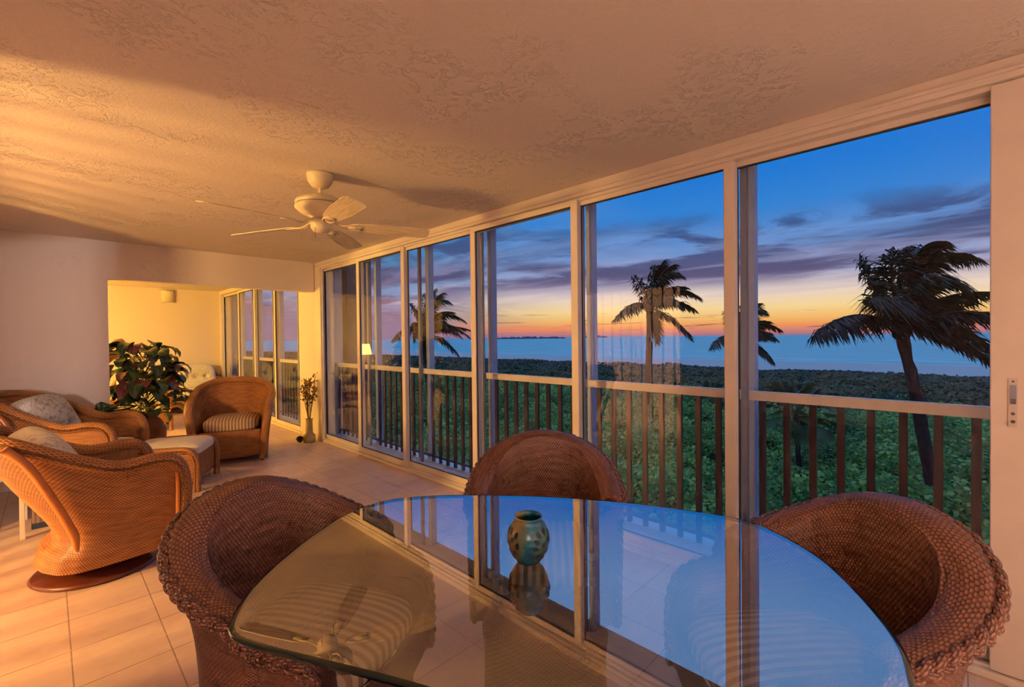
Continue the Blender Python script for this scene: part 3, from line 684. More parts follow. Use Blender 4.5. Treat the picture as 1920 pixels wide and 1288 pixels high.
# ------------------------------------------------------------------ floor vase with dried flowers, pine cone beside it
fv = empty('floor_vase', (2.60, 6.60, 0), label='slim pale vase of dried golden flowers on the floor against the pier', cat='vase')
MB().lathe([(0, 0), (.075, 0), (.08, .01), (.08, .10), (.05, .13), (.045, .30), (.055, .33), (.048, .33), (.04, .30), (.04, .02), (0, .02)], 30).build('vase_body', plain('pale ceramic', (196, 176, 120), .25, .1, 14), fv, True)
R2 = random.Random(3); st = MB(); fl = MB()
for i in range(26):
    a_ = R2.uniform(0, 2*PI); r_ = R2.uniform(.02, .11); h_ = R2.uniform(.62, 1.0)
    tip = np.array([math.cos(a_)*r_, math.sin(a_)*r_*.7, h_]); st.tube(spline([(0, 0, .1), (math.cos(a_)*.02, math.sin(a_)*.02, .36), tip*.7+[0, 0, .2*h_*.5], tip], 8), .0028, 5, False)
    for _ in range(5):
        c_ = tip+np.array([R2.uniform(-.03, .03), R2.uniform(-.03, .03), R2.uniform(-.16, .03)]); s_ = R2.uniform(.008, .02)
        fl.lathe([(0, -s_), (s_*.8, -s_*.4), (s_, .2*s_), (s_*.5, s_*.8), (0, s_)], 7, tuple(c_))
st.build('stems', plain('dry stem', (120, 92, 50), .8), fv); fl.build('dried_flowers', plain('dried flower', (150, 112, 56), .9, .3, 40), fv)
pc = MB()
for i in range(90):
    t = i/90; a_ = i*2.4; r_ = .045*math.sin(PI*(.12+.8*t)); z_ = .012+.085*t
    pc.add(*leaf_blade((math.cos(a_)*r_*.4, math.sin(a_)*r_*.4, z_), (math.cos(a_), math.sin(a_), .5), r_*.8+.006, .011, .3)[:2])
pc.build('pine_cone', plain('cone scale', (70, 48, 34), .8), None, label='dark pine cone lying on the tiles beside the slim vase', cat='pine cone').location = (2.47, 6.60, .0)

# ------------------------------------------------------------------ side table, striped pouf
stb = empty('side_table', (-.42, 5.21, 0), label='low side table with a dark top and slim metal legs behind the swivel chair', cat='side table')
MB().box(-.30, .30, -.30, .30, .50, .525).build('tabletop', plain('dark smoked top', (54, 46, 48), .2), stb, bevel=.004)
fr = MB().box(-.29, .29, -.29, -.275, .455, .50).box(-.29, .29, .275, .29, .455, .50).box(.275, .29, -.275, .275, .455, .50).box(-.29, -.275, -.275, .275, .455, .50)
fr.build('frame', M['alum_grey'], stb)
for a_ in (-1, 1):
    for b_ in (-1, 1): MB().box(a_*.275-.014, a_*.275+.014, b_*.275-.014, b_*.275+.014, 0, .50).build('leg', M['alum'], stb, bevel=.003)
bk = MB().box(-.10, .10, -.10, .10, .03, .38); bko = bk.build('storage_box', mat_stripes('striped box', (150, 130, 118), (120, 100, 92), .03), None, bevel=.012, label='striped fabric storage box with a blue base beside the low side table', cat='storage box'); bko.location = (.0, 5.24, 0)
MB().box(-.104, .104, -.104, .104, 0, .045).build('plinth', plain('navy band', (44, 52, 84), .7), bko, label='dark blue base band')

# ------------------------------------------------------------------ ceiling fan
fn = empty('ceiling_fan', (1.30, 3.05, ZC), label='cream five-bladed ceiling fan with a short rod hanging from the plaster ceiling', cat='ceiling fan')
MB().lathe([(0, 0), (.083, 0), (.084, -.012), (.078, -.05), (.055, -.085), (.03, -.095), (.0, -.095)], 36).build('canopy', M['fan'], fn, True)
MB().tube([(0, 0, -.09), (0, 0, -.15)], .013, 14).build('downrod', M['fan'], fn, True)
MB().lathe([(0, -.135), (.05, -.14), (.11, -.16), (.152, -.185), (.158, -.20), (.150, -.208), (.150, -.214), (.160, -.22), (.158, -.235), (.130, -.262), (.085, -.285), (.055, -.292), (.055, -.300), (0, -.300)], 48).build('motor_housing', M['fan'], fn, True)
MB().lathe([(.1485, -.2065), (.151, -.211), (.1485, -.2155)], 48).build('vent_groove', M['gasket'], fn)
MB().lathe([(0, -.30), (.062, -.302), (.066, -.32), (.064, -.36), (.050, -.385), (.0, -.39)], 36).build('switch_housing', M['fan'], fn, True)
MB().tube([(-.05, -.03, -.35), (-.052, -.032, -.44)], .0014, 6).build('pull_chain', M['gasket'], fn)
mtF, T = newmat('whitewashed blade'); tc = T.n('ShaderNodeTexCoord'); mp = T.n('ShaderNodeMapping'); T.l.new(tc.outputs['Object'], mp.inputs[0]); mp.inputs['Scale'].default_value = (5, 70, 5)
nz = T.n('ShaderNodeTexNoise', i_Scale=1., i_Detail=5.); T.l.new(mp.outputs[0], nz.inputs['Vector'])
principled(T, T.ramp(nz.outputs[0], [(.35, srgb(206, 188, 150)), (.6, srgb(232, 216, 180))]), .5, nz.outputs[0], .15, .001, .4)
bl = []
N_ = 26
for i in range(N_):
    t = i/(N_-1); x_ = .19+.53*t; w_ = (.048+.022*min(1, t*2.2))
    if t > .9: w_ *= math.sqrt(max(0, 1-((t-.9)/.1)**2*.55))
    if t < .08: w_ *= .75+.25*t/.08
    bl.append((x_, w_))
V = [(x_, s_*w_, z_) for z_ in (-.003, .003) for (x_, w_) in bl for s_ in (-1, 1)]
n2_ = 2*N_; Fc = [(2*i, 2*i+2, 2*i+3, 2*i+1) for i in range(N_-1)]+[(n2_+2*i, n2_+2*i+1, n2_+2*i+3, n2_+2*i+2) for i in range(N_-1)]
Fc += [(2*i, n2_+2*i, n2_+2*i+2, 2*i+2) for i in range(N_-1)]+[(2*i+1, 2*i+3, n2_+2*i+3, n2_+2*i+1) for i in range(N_-1)]+[(0, 1, n2_+1, n2_), (2*N_-2, n2_+2*N_-2, n2_+2*N_-1, 2*N_-1)]
arm = MB().tube(spline([(.05, 0, .03), (.09, 0, .015), (.14, .022, -.008), (.20, .032, -.006), (.25, .012, -.005)], 14), .006, 8).tube(spline([(.05, 0, .03), (.09, 0, .015), (.14, -.022, -.008), (.20, -.032, -.006), (.25, -.012, -.005)], 14), .006, 8)
arm.box(.17, .265, -.028, .028, -.009, -.004)
b0 = None
for i, an in enumerate((190, 118, 46, -26, -98)):
    if b0 is None:
        b0 = MB().add(V, Fc).build('blade', mtF, fn, bevel=.001); ir = arm.build('blade_iron', M['fan'], b0, True)
        c = b0
    else:
        c = b0.copy(); COL.objects.link(c); c.parent = fn; i2 = ir.copy(); COL.objects.link(i2); i2.parent = c
    c.rotation_euler = Matrix.Rotation(math.radians(an), 3, 'Z').to_4x4().to_euler()
    c.matrix_local = Matrix.Translation((0, 0, -.335)) @ Matrix.Rotation(math.radians(an), 4, 'Z') @ Matrix.Rotation(math.radians(-13), 4, 'X') @ Matrix.Rotation(math.radians(1.5), 4, 'Y')

# ------------------------------------------------------------------ wall light, lamps and added fill lamps
sc = empty('wall_sconce', (1.80, YB, 2.40), label='small white half-round wall light high on the yellow-lit far wall', cat='wall light')
V = []; n_ = 24
for z_ in (-.13, .11):
    for i in range(n_+1):
        a_ = PI+PI*i/n_; V.append((.115*math.cos(a_), .10*math.sin(a_), z_))
Fc = [(i, i+1, n_+2+i, n_+1+i) for i in range(n_)]+[tuple(range(n_+1))]
MB().add(V, Fc).build('sconce_shade', plain('white plaster shade', (232, 222, 204), .6), sc, True)
def lamp_mat(name, col, s):
    return mat_emit(name, col, s)
tl = empty('lamp_table', (-.40, 11.25, 0), label='small round wooden table holding the shaded lamp in the next room', cat='side table')
MB().lathe([(0, .58), (.25, .58), (.25, .61), (0, .61)], 32).build('tabletop', M['wood'], tl); MB().lathe([(0, 0), (.16, 0), (.16, .02), (.03, .05), (.025, .58), (0, .58)], 24).build('stand', M['wood'], tl)
lm = empty('table_lamp', (-.40, 11.25, .61), label='lit table lamp in the next room, seen only reflected in the glass doors', cat='lamp')
MB().lathe([(0, 0), (.07, 0), (.08, .02), (.05, .06), (.09, .16), (.08, .26), (.02, .34), (.015, .45), (0, .45)], 28).build('lamp_base', plain('lamp ceramic', (200, 180, 150), .3), lm, True)
MB().lathe([(.17, .44), (.11, .72)], 36).build('lamp_shade', lamp_mat('lit shade', (1., .62, .16), 16.), lm, True)
gl = empty('unseen_floor_lamp', (-2.55, 3.45, 0), label='globe floor lamp in the living room beyond the open side door', cat='lamp')
MB().lathe([(0, 0), (.16, 0), (.16, .02), (.015, .04), (.012, 1.36), (0, 1.36)], 28).build('pole', M['wood'], gl, True)
MB().lathe([(.13*math.sin(t_), 1.49-.13*math.cos(t_)) for t_ in np.linspace(0.02, PI-.02, 20)], 28).build('globe', lamp_mat('lit globe', (1., .56, .16), 1050.), gl, True)
gl2 = empty('unseen_floor_lamp', (-2.5, -.25, 0), label='added globe fill lamp, unseen in the living room behind the dining table', cat='lamp')  # unseen lamp added as soft fill for the dining end
MB().lathe([(0, 0), (.16, 0), (.16, .02), (.015, .04), (.012, 1.56), (0, 1.56)], 28).build('pole', M['wood'], gl2, True)
MB().lathe([(.15*math.sin(t_), 1.71-.15*math.cos(t_)) for t_ in np.linspace(0.02, PI-.02, 20)], 28).build('globe', lamp_mat('fill globe soft', (1., .82, .72), 2100.), gl2, True)

gl3 = copy_tree(gl); gl3.location = (-1.5, 8.7, 0); gg = [c for c in gl3.children if c.name.startswith('globe')][0]; gg.data = gg.data.copy(); gg.data.materials[0] = mat_emit('fill globe amber', (1., .60, .10), 900.); gl3['label'] = 'globe floor lamp hidden behind the plaster wall in the next room'  # extra unseen lamp, added to brighten the next room

# ------------------------------------------------------------------ outside: ground, sea, beach
GZ = -4.5
def fbm(x, y, sc, seed=0):
    r_ = np.random.default_rng(seed); v = 0; a = 1.
    for o in range(4):
        p = r_.uniform(0, 6.28, 4); th_ = r_.uniform(0, 3.14, 2)
        v = v+a*(np.sin((x*math.cos(th_[0])+y*math.sin(th_[0]))*sc+p[0])*np.sin((x*math.cos(th_[1]+1.5)+y*math.sin(th_[1]+1.5))*sc*1.13+p[1]))
        sc *= 1.93; a *= .55
    return v
def H(x, y):
    near = np.clip((60-x)/60, 0, 1)
    return GZ+.35*fbm(x, y, .55, 1)*near+.25*fbm(x, y, .16, 2)+.35*near-.85*np.clip((x-60)/34, 0, 1)
nx, ny = 260, 300
gx = 4.2+(np.linspace(0, 1, nx)**1.8)*175; gy = np.sinh(np.linspace(-1, 1, ny)*3.2)/math.sinh(3.2)*520+60
X_, Y_ = np.meshgrid(gx, gy, indexing='ij'); Z_ = H(X_, Y_)
Z_ = np.where(X_ > 97, np.maximum(-5.35-(X_-97)*.0135, -8), Z_)
mt, T = newmat('dune ground'); ge = T.n('ShaderNodeNewGeometry'); sp = T.n('ShaderNodeSeparateXYZ'); T.l.new(ge.outputs['Position'], sp.inputs[0])
n1 = T.n('ShaderNodeTexNoise', i_Scale=.07, i_Detail=6., i_Roughness=.6); T.l.new(ge.outputs['Position'], n1.inputs['Vector'])
n2 = T.n('ShaderNodeTexNoise', i_Scale=1.4, i_Detail=6.); T.l.new(ge.outputs['Position'], n2.inputs['Vector'])
green = T.ramp(n2.outputs[0], [(.3, srgb(28, 40, 22)), (.5, srgb(52, 66, 36)), (.72, srgb(74, 70, 44))])
sandc = T.mix(n2.outputs[0], srgb(170, 160, 158), srgb(205, 200, 200))
f = T.m('MAXIMUM', T.sm(n1.outputs[0], .60, .64), T.sm(T.m('ADD', sp.outputs[0], T.m('MULTIPLY', n2.outputs[0], 5.)), 97., 101.))
principled(T, T.mix(f, green, sandc), .95, n2.outputs[0], .6, .3, .1)
link('ground_dunes', mesh_np('ground_dunes', np.stack([X_, Y_, Z_], -1).reshape(-1, 3), grid_faces(nx, ny)), mt, None, True, kind='structure')
mt, T = newmat('sea water'); ge = T.n('ShaderNodeNewGeometry'); mp = T.n('ShaderNodeMapping'); T.l.new(ge.outputs['Position'], mp.inputs[0]); mp.inputs['Scale'].default_value = (.30, .05, 1)
n1 = T.n('ShaderNodeTexNoise', i_Scale=1., i_Detail=5.); T.l.new(mp.outputs[0], n1.inputs['Vector'])
mp2 = T.n('ShaderNodeMapping'); T.l.new(ge.outputs['Position'], mp2.inputs[0]); mp2.inputs['Scale'].default_value = (.03, .002, 1)
n2 = T.n('ShaderNodeTexNoise', i_Scale=1., i_Detail=4.); T.l.new(mp2.outputs[0], n2.inputs['Vector'])
sp = T.n('ShaderNodeSeparateXYZ'); T.l.new(ge.outputs['Position'], sp.inputs[0])
foam = T.m('MULTIPLY', T.sm(T.m('SINE', T.m('ADD', T.m('MULTIPLY', sp.outputs[0], .35), T.m('MULTIPLY', n2.outputs[0], 14.))), .82, 1.), T.sm(sp.outputs[0], 260., 150.))
wc = T.mix(T.sm(n1.outputs[0], .35, .7), srgb(50, 172, 180), srgb(118, 204, 208))
wc = T.mix(T.m('MULTIPLY', foam, .55), wc, srgb(215, 215, 225))
principled(T, wc, .4, n1.outputs[0], .5, .6, .22)
link('sea_water', mesh_np('sea_water', [(144, -6000, -6.0), (14000, -6000, -6.0), (14000, 14000, -6.0), (144, 14000, -6.0)], [(0, 1, 2, 3)]), mt, None, kind='structure')
# low islands on the horizon
isl = MB(); R3 = random.Random(2)
def island(px0, px1, hh, dist, lab, seed):
    R4 = random.Random(seed); b = MB(); n_ = 60; V = []
    for i in range(n_+1):
        t = i/n_; q = px0+(px1-px0)*t; d_ = CF+CR*(q-960)/F; d_ = d_/math.hypot(d_[0], d_[1]); 
        h_ = hh*(math.sin(PI*t)**.35)*(.35+.65*R4.random()); p = np.array([d_[0], d_[1]])*dist; w_ = np.array([d_[0], d_[1]])*dist*.012*math.sin(PI*t)
        V += [(p[0]-w_[0], p[1]-w_[1], -6.2), (p[0], p[1], -6+h_), (p[0]+w_[0], p[1]+w_[1], -6.2)]
    Fc = [(3*i+j, 3*i+3+j, 3*i+4+j, 3*i+1+j) for i in range(n_) for j in (0, 1)]
    b.add(V, Fc).build('island', MI, None, label=lab, cat='island')
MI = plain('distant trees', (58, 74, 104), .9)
island(918, 1062, 17, 3000, 'long low wooded island on the horizon, the longer of the two', 3)
island(1092, 1140, 26, 4500, 'short blue headland on the horizon behind the slender palm', 4)
# people and umbrellas far off on the sand are only specks: a few beach umbrellas
um = MB()

# ------------------------------------------------------------------ scrub and bushes as leaf masses
def leaf_cloud(name, n, xr, yr, size, lift, mat, label, seed, keep=None, aniso=1.0, xpow=1., hexa=False):
    r_ = np.random.default_rng(seed); x = xr[0]+(xr[1]-xr[0])*r_.random(n)**xpow; y = r_.uniform(*yr, n)
    # keep only what the window bays can show
    d = np.stack([x, y], 1); dep = d@CF[:2]; lat = d@CR[:2]; u = lat/np.maximum(dep, .1)
    ok = (dep > 3) & (u > -.62) & (u < 1.35)
    if keep is not None: ok &= keep(x, y)
    x, y = x[ok], y[ok]; n = len(x)
    z = H(x, y)+lift(x, y)*(1-.55*r_.random(n)**2)
    c = np.stack([x, y, z], 1)+r_.normal(0, size*.35, (n, 3))*[1, 1, .5]
    nrm = r_.normal(0, .55, (n, 3)); nrm[:, 2] = 1.; nrm[:, 0] -= .45; nrm /= np.linalg.norm(nrm, axis=1)[:, None]
    a = r_.uniform(0, 2*PI, n); t = np.stack([np.cos(a), np.sin(a), np.zeros(n)], 1); t -= nrm*(t*nrm).sum(1)[:, None]; t /= np.linalg.norm(t, axis=1)[:, None]
    b = np.cross(nrm, t); s = size*r_.uniform(.6, 1.3, n)[:, None]
    if hexa:
        cs = [(math.cos(q), math.sin(q)) for q in np.arange(6)*PI/3]
        V = np.stack([c+t*s*.5*a_*1.1+b*s*.46*b_+nrm*s*.13*abs(b_) for a_, b_ in cs], 1).reshape(-1, 3)
        Fc = np.arange(6*n).reshape(-1, 6); UV = np.repeat(r_.random((n, 2)), 6, 0)
        link(name, mesh_np(name, V, Fc, UV), mat, None, False, label=label, cat='bushes', kind='stuff'); return
    V = np.stack([c-t*s*.5*aniso, c-b*s*.42+nrm*s*.12, c+t*s*.5*aniso, c+b*s*.42+nrm*s*.12], 1).reshape(-1, 3)
    Fc = np.arange(4*n).reshape(-1, 4); UV = np.repeat(r_.random((n, 2)), 4, 0)
    link(name, mesh_np(name, V, Fc, UV), mat, None, False, label=label, cat='bushes', kind='stuff')
def leafy(name, c1, c2, c3, rough=.4):
    mt, T = newmat(name); tc = T.n('ShaderNodeTexCoord'); sp = T.n('ShaderNodeSeparateXYZ'); T.l.new(tc.outputs['UV'], sp.inputs[0])
    ge = T.n('ShaderNodeNewGeometry'); nz = T.n('ShaderNodeTexNoise', i_Scale=.35, i_Detail=2.); T.l.new(ge.outputs['Position'], nz.inputs['Vector'])
    f = T.m('ADD', T.m('MULTIPLY', sp.outputs[0], .6), T.m('MULTIPLY', T.sm(nz.outputs[0], .35, .65), .4))
    col = T.ramp(f, [(.1, srgb(*c1)), (.55, srgb(*c2)), (.95, srgb(*c3))])
    bs = T.n('ShaderNodeBsdfPrincipled'); T.set(bs, 'Base Color', col); T.set(bs, 'Roughness', rough); T.set(bs, 'Specular IOR Level', .4)
    tl_ = T.n('ShaderNodeBsdfTranslucent'); T.l.new(col, tl_.inputs[0]); mx = T.n('ShaderNodeMixShader'); mx.inputs[0].default_value = .25
    T.l.new(bs.outputs[0], mx.inputs[1]); T.l.new(tl_.outputs[0], mx.inputs[2]); o = T.n('ShaderNodeOutputMaterial'); T.l.new(mx.outputs[0], o.inputs[0]); return mt
LG = leafy('sea grape leaf', (50, 94, 38), (106, 152, 56), (188, 204, 108)); LM = leafy('scrub leaf', (34, 52, 28), (58, 78, 38), (88, 96, 54)); LF = leafy('dune scrub', (26, 44, 28), (40, 62, 38), (62, 74, 46))
liftN = lambda x, y: np.clip(1.0+.75*fbm(x, y, .75, 5)+.35*fbm(x, y, 2.1, 6), .05, 2.4)
liftM = lambda x, y: np.clip(.7+.8*fbm(x, y, .45, 8), .0, 2.)
path = lambda x, y: (np.abs(x-(36+1.5*np.sin(y*.25))) > 1.2) | (y > 22)
leaf_cloud('sea_grape_bushes', 520000, (4.6, 34), (-8, 60), .125, liftN, LG, 'dense bright green sea grape bushes below the railing', 11, path, xpow=1.35, hexa=True)
leaf_cloud('dune_shrubs', 170000, (30, 62), (-14, 90), .34, liftM, LM, 'mid-distance dark green dune shrubs between the bright bushes and the beach', 12, lambda x, y: path(x, y) & (fbm(x, y, .12, 21) < .95))
leaf_cloud('beach_scrub', 120000, (58, 97), (-20, 240), .55, lambda x, y: np.clip(.5+.4*fbm(x, y, .3, 9), 0, 1.2)*np.clip((101-x)/20, .25, 1), LF, 'low brown green scrub along the edge of the beach', 13, lambda x, y: fbm(x, y, .10, 23) < .85)

# ------------------------------------------------------------------ palms
mtT = plain('palm trunk bark', (64, 46, 42), .9, .25, 9, bs=.6, bd=.03)
PG = leafy('palm leaflet', (24, 34, 24), (36, 48, 28), (60, 62, 34), .5)
WIND = CR*1.0
def frond(parent, org, P0, P1, P2, L, seed, dens=62, droopk=1., stray=.16, swing=.9):
    """P0..P2 world control points of the rachis; leaflets hang and stream downwind"""
    r_ = np.random.default_rng(seed); n_ = dens
    t = np.linspace(0, 1, n_); C_ = ((1-t)**2)[:, None]*P0+(2*t*(1-t))[:, None]*P1+(t**2)[:, None]*P2
    T_ = np.gradient(C_, axis=0); T_ /= np.linalg.norm(T_, axis=1)[:, None]
    b = MB(); b.tube(C_-org, np.linspace(.035, .008, n_)*L/.6*.9, 5, False)
    V = []; Fc = []
    side0 = np.cross(T_, [0, 0, 1.]); side0 /= np.linalg.norm(side0, axis=1)[:, None]+1e-9
    for i in range(4, n_):
        for s_ in (-1, 1):
            for rep in (0, 1):
                ll = L*(.35+.75*math.sin(PI*min(1, .12+.86*t[i]))**.7)*r_.uniform(.75, 1.1)
                d = side0[i]*s_*(.75+r_.normal(0, stray))+T_[i]*(.55+.3*t[i])+np.array([0, 0, -1.])*droopk*(.30+r_.uniform(0, .35))+WIND*.38*swing+r_.normal(0, stray, 3)
                d /= np.linalg.norm(d); p0 = C_[i]-org+T_[i]*rep*.5*np.linalg.norm(C_[-1]-C_[0])/n_
                d2 = d+np.array([0, 0, -1.])*.75*droopk+WIND*.35*swing; d2 /= np.linalg.norm(d2)
                p1 = p0+d*ll*.5; p2 = p1+d2*ll*.5; w_ = ll*.042; sv = np.cross(d, [.3, .5, 1.]); sv /= np.linalg.norm(sv)
                k = len(V); V += [p0-sv*w_*.5, p0+sv*w_*.5, p1-sv*w_, p1+sv*w_, p2]; Fc += [(k, k+1, k+3, k+2), (k+2, k+3, k+4)]
    b.add(V, Fc, [(r_.random(), 0)]*len(V)); 
    return b.build('frond', PG, parent)
def palm(label, crown, base, dep, fr, L, trunk, seed, mids=(), extra=0, R_=2.2):
    c = at(crown[0], crown[1], dep); b0 = at(base[0], base[1], dep); b0[2] = min(b0[2], float(H(b0[0], b0[1]))-.1) if abs(b0[2]-H(b0[0], b0[1])) < 2.5 else b0[2]
    e = empty('palm_tree', tuple(b0), label=label, cat='palm tree')
    pts = [b0]+[at(q[0], q[1], dep) for q in mids]+[c]
    sp_ = spline(pts, 60); rad = np.linspace(trunk*1.25, trunk*.95, 60)*(1+.05*np.sin(np.arange(60)*1.9)); rad[:4] *= np.linspace(1.35, 1, 4); rad[-6:] *= np.linspace(1, 1.5, 6)
    MB().tube(sp_-b0, rad, 16).build('trunk', mtT, e, True)
    # leaf-base boot at the crown
    MB().lathe([(0, -.35), (trunk*1.7, -.15), (trunk*2.0, .15), (trunk*1.3, .55), (0, .8)], 14, tuple(c-b0)).build('crown_shaft', mtT, e, True)
    for i, (p1, p2, dz1, dz2) in enumerate(fr):
        frond(e, b0, c+np.array([0, 0, .1]), at(p1[0], p1[1], dep+dz1), at(p2[0], p2[1], dep+dz2), L, seed*50+i)
    r_ = random.Random(seed)
    for i in range(extra):
        a_ = r_.uniform(0, 2*PI); d = np.array([math.cos(a_), math.sin(a_), 0]); d = d+WIND*.55
        f0 = c+np.array([0, 0, .1]); f1 = f0+d*R_*.45+np.array([0, 0, R_*(.35+.4*r_.random())]); f2 = f0+d*R_*(.85+.2*r_.random())+np.array([0, 0, R_*(-.25+.55*r_.random())])
        frond(e, b0, f0, f1, f2, L*.9, seed*50+30+i)
    return e
big = [((1600, 560), (1527, 628), -.6, -.8), ((1650, 560), (1612, 488), .3, .5), ((1668, 540), (1632, 562), -1.2, -1.8), ((1672, 500), (1700, 462), .6, 1.2), ((1690, 450), (1765, 452), -.3, .3), ((1700, 430), (1832, 488), .5, .9),
       ((1712, 470), (1815, 540), -.7, -1.2), ((1740, 540), (1872, 548), .2, .3), ((1760, 570), (1880, 590), -.9, -1.4), ((1760, 575), (1868, 662), .5, .6), ((1755, 600), (1850, 672), -.5, -.7), ((1720, 520), (1800, 590), 1.2, 1.8), ((1700, 560), (1745, 470), 1.3, 1.9), ((1660, 520), (1680, 470), -.8, -1.4)]
palm('largest windblown palm, with a thick leaning trunk, nearest the wide door stile', (1690, 622), (1765, 1003), 13.5, big, .92, .125, 1, ((1706, 690), (1724, 770), (1748, 900)))
def tmpl(cx, cy, s, flip=1):
    T_ = [((-28, -28), (-68, 22)), ((-6, -30), (-30, -62)), ((2, -60), (28, -92)), ((18, -92), (62, -62)), ((40, -60), (96, -20)), ((40, -30), (86, 4)), ((42, 8), (78, 56)), ((10, -70), (48, -84)), ((20, -50), (70, -40)), ((4, 10), (12, 66)), ((10, -66), (10, -80)), ((30, -40), (60, -4))]
    q = []
    for i, (a, b) in enumerate(T_):
        dz = ((i*37) % 11-5)*.12*s*2
        q.append(((cx+a[0]*s*flip, cy+a[1]*s), (cx+b[0]*s*flip, cy+b[1]*s), dz, dz*1.6))
    return q
palm('slender upright palm with a thin straight trunk between the second and third door stiles', (1218, 580), (1211, 812), 29., tmpl(1218, 578, .98), .95, .15, 2, ((1219, 640), (1214, 720)))
palm('small palm half hidden behind the door stiles beside the large windblown palm', (1388, 640), (1396, 880), 20., tmpl(1386, 634, .78), .62, .12, 3, ((1386, 700),), 3, 1.3)
palm('far palm seen through the narrow glass bays beyond the middle tub chair', (793, 628), (812, 785), 34., tmpl(792, 618, .82), .9, .22, 4, ((800, 680),), 8, 2.3)
# low fan palms among the bushes
def fan_palm(label, crown, base, dep, R_, seed):
    c = at(crown[0], crown[1], dep); b0 = at(base[0], base[1], dep); r_ = random.Random(seed)
    e = empty('fan_palm', tuple(b0), label=label, cat='palm tree')
    MB().tube(spline([b0-b0, (c-b0)*.5, c-b0], 20), .10, 12).build('trunk', mtT, e, True)
    for k_ in range(26):
        a_ = r_.uniform(0, 2*PI); el = r_.uniform(-.55, 1.2); d = np.array([math.cos(a_)*math.cos(el), math.sin(a_)*math.cos(el), math.sin(el)]); hub = c-b0+d*R_*.5
        b = MB(); b.tube([c-b0, hub], .012, 5, False); sd_ = np.cross(d, [0, 0, 1.]); sd_ /= np.linalg.norm(sd_); V = []; Fc = []
        for j in range(26):
            q = (j/25-.5)*2.5; dd = d*math.cos(q)+sd_*math.sin(q)+np.array([0, 0, -.15]); l_ = R_*.6*(.8+.2*math.cos(q)); p2 = hub+dd*l_+np.array([0, 0, -l_*.25]); p1 = hub+dd*l_*.55
            sv = np.cross(dd, d+[.1, .2, .3]); sv /= np.linalg.norm(sv)+1e-9; w_ = l_*.035; k2 = len(V)
            V += [hub, p1-sv*w_, p1+sv*w_, p2]; Fc += [(k2, k2+1, k2+2), (k2+1, k2+3, k2+2)]
        b.add(V, Fc, [(.5+.4*r_.random(), 0)]*len(V)); b.build('fan_leaf', PGL, e)
PGL = leafy('fan palm leaflet', (52, 70, 44), (78, 98, 62), (116, 124, 84), .45)
fan_palm('low fan palm with a pale shaggy crown among the sea grape bushes', (1492, 775), (1500, 905), 18.5, 1.75, 5)
fan_palm('small fan palm in the scrub behind the slender palm trunk', (1335, 740), (1338, 800), 30., 1.3, 6)

# ------------------------------------------------------------------ sky at sunset (world)
W = bpy.data.worlds.new('sky'); SC.world = W; W.use_nodes = True
class WT(NT):
    def __init__(s, w): s.t = w.node_tree; s.t.nodes.clear(); s.l = s.t.links
T = WT(W); tc = T.n('ShaderNodeTexCoord'); sp = T.n('ShaderNodeSeparateXYZ'); T.l.new(tc.outputs['Generated'], sp.inputs[0])
Zr = sp.outputs[2]; z = T.m('MAXIMUM', T.m('ADD', Zr, .0015), 0.)
# horizontal closeness to the sunset azimuth
hl = T.m('SQRT', T.m('ADD', T.m('MULTIPLY', sp.outputs[0], sp.outputs[0]), T.m('MULTIPLY', sp.outputs[1], sp.outputs[1])))
dt = T.m('DIVIDE', T.m('ADD', T.m('MULTIPLY', sp.outputs[0], .956), T.m('MULTIPLY', sp.outputs[1], .293)), T.m('MAXIMUM', hl, .001))
warm = T.ramp(z, [(0, srgb(150, 112, 140)), (.010, srgb(205, 130, 125)), (.020, srgb(243, 150, 90)), (.036, srgb(250, 192, 112)), (.056, srgb(252, 218, 152)), (.082, srgb(240, 216, 196)), (.12, srgb(168, 172, 208)), (.17, srgb(108, 148, 208)), (.24, srgb(44, 132, 216)), (.30, srgb(10, 124, 216)), (.35, srgb(2, 122, 216)), (.46, srgb(120, 176, 248)), (1., srgb(150, 195, 255))])
cool = T.ramp(z, [(0, srgb(116, 104, 150)), (.03, srgb(122, 106, 152)), (.06, srgb(128, 126, 172)), (.10, srgb(132, 152, 194)), (.16, srgb(80, 142, 194)), (.25, srgb(40, 126, 196)), (.34, srgb(12, 112, 198)), (.46, srgb(110, 166, 245)), (1., srgb(150, 195, 255))])
side = T.sm(dt, .72, .95); base = T.mix(side, cool, warm)
# cloud sheets, foreshortened towards the horizon
den = T.m('ADD', z, .055); cx = T.m('DIVIDE', sp.outputs[0], den); cy = T.m('DIVIDE', sp.outputs[1], den)
cb = T.n('ShaderNodeCombineXYZ'); T.l.new(cx, cb.inputs[0]); T.l.new(cy, cb.inputs[1])
def cloud(sx, sy, loc, det=6., rot=0.):
    mp = T.n('ShaderNodeMapping'); T.l.new(cb.outputs[0], mp.inputs[0]); mp.inputs['Scale'].default_value = (sx, sy, 1); mp.inputs['Location'].default_value = loc; mp.inputs['Rotation'].default_value = (0, 0, rot)
    nz = T.n('ShaderNodeTexNoise', i_Scale=1., i_Detail=det, i_Roughness=.58, i_Distortion=.5); T.l.new(mp.outputs[0], nz.inputs['Vector']); return nz.outputs[0]
azc = T.m('ARCTAN2', sp.outputs[1], sp.outputs[0]); cb3 = T.n('ShaderNodeCombineXYZ'); T.l.new(T.m('MULTIPLY', azc, 4.2), cb3.inputs[0]); T.l.new(T.m('MULTIPLY', z, 21.), cb3.inputs[1])
nA = T.n('ShaderNodeTexNoise', i_Scale=1., i_Detail=7., i_Roughness=.6, i_Distortion=.9); T.l.new(cb3.outputs[0], nA.inputs['Vector'])
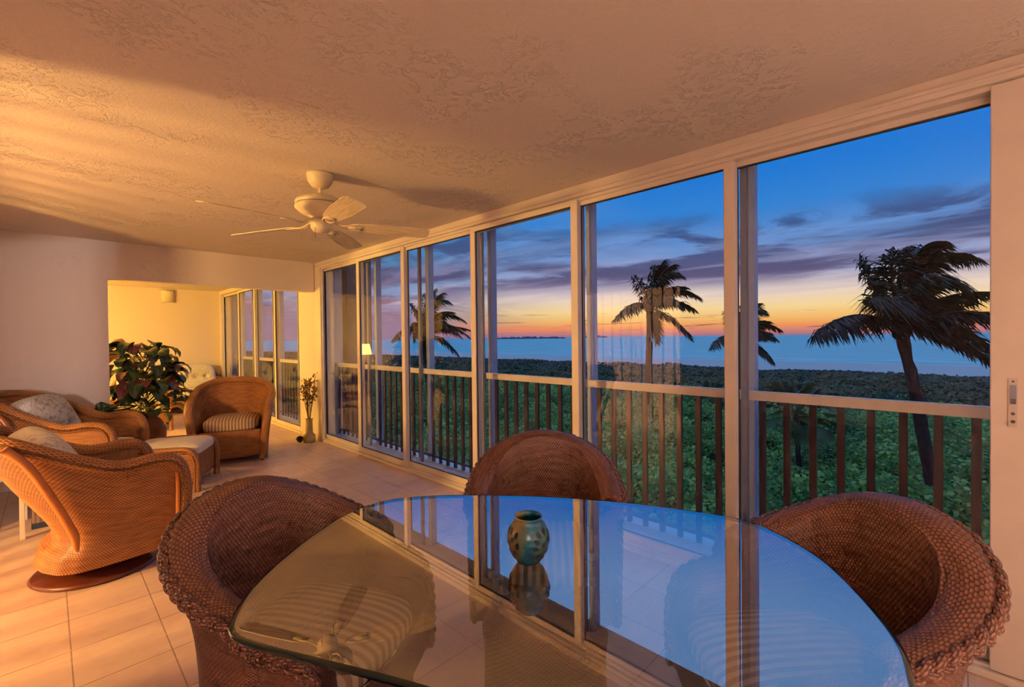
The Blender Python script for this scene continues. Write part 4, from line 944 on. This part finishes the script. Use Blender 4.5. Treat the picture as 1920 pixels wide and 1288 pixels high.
c1 = cloud(.55, .26, (3.1, 1.7, 0)); c2 = cloud(1.5, .55, (7.3, 2.2, 0)); c3 = cloud(.30, .15, (0.4, 5.2, 0), 3.)
band = T.m('MULTIPLY', T.sm(z, .085, .125), T.sm(T.m('ADD', z, T.m('MULTIPLY', nA.outputs[0], -.10)), .20, .14))
bandl = T.m('MULTIPLY', T.sm(z, .02, .05), T.sm(z, .34, .22))
bd = T.m('ADD', T.m('MULTIPLY', band, side), T.m('MULTIPLY', bandl, T.m('SUBTRACT', 1., side)))
mass = T.sm(T.m('ADD', T.m('MULTIPLY', c1, .65), T.m('MULTIPLY', c3, .35)), .45, .56)
mass = T.m('MAXIMUM', mass, T.m('MULTIPLY', T.sm(nA.outputs[0], .44, .57), .95)); cm = T.m('MULTIPLY', T.m('MULTIPLY', mass, bd), .9)
ccol = T.ramp(z, [(.02, srgb(104, 92, 138)), (.08, srgb(118, 88, 122)), (.12, srgb(84, 72, 112)), (.17, srgb(62, 72, 116)), (.24, srgb(38, 76, 134)), (.3, srgb(28, 86, 160))])
sky = T.mix(cm, base, ccol)
wisp = T.m('MULTIPLY', T.m('MULTIPLY', T.sm(c2, .50, .62), T.sm(z, .05, .09)), T.sm(z, .32, .18))
sky = T.mix(T.m('MULTIPLY', wisp, .45), sky, T.ramp(z, [(.06, srgb(236, 204, 196)), (.12, srgb(176, 164, 196)), (.2, srgb(110, 156, 214))]))
# thin bars low over the horizon
cb2 = T.n('ShaderNodeCombineXYZ'); az = T.m('ARCTAN2', sp.outputs[1], sp.outputs[0]); T.l.new(T.m('MULTIPLY', az, 9.), cb2.inputs[0]); T.l.new(T.m('MULTIPLY', z, 190.), cb2.inputs[1])
nb = T.n('ShaderNodeTexNoise', i_Scale=1., i_Detail=3., i_Distortion=.3); T.l.new(cb2.outputs[0], nb.inputs['Vector'])
bars = T.m('MULTIPLY', T.sm(nb.outputs[0], .60, .66), T.m('MULTIPLY', T.sm(z, .008, .016), T.sm(z, .062, .04)))
sky = T.mix(T.m('MULTIPLY', bars, T.m('MULTIPLY', side, .75)), sky, srgb(112, 88, 122))
pk = T.m('MULTIPLY', T.m('MULTIPLY', T.sm(nb.outputs[0], .48, .6), T.m('MULTIPLY', T.sm(z, .010, .016), T.sm(z, .036, .026))), T.m('MULTIPLY', T.sm(dt, .78, .86), T.sm(dt, .97, .93)))
sky = T.mix(T.m('MULTIPLY', pk, .8), sky, srgb(244, 130, 108))
bg = T.n('ShaderNodeBackground'); T.l.new(sky, bg.inputs[0]); bg.inputs[1].default_value = 1.0
o = T.n('ShaderNodeOutputWorld'); T.l.new(bg.outputs[0], o.inputs[0])
W.cycles.sampling_method = 'MANUAL'; W.cycles.sample_map_resolution = 512
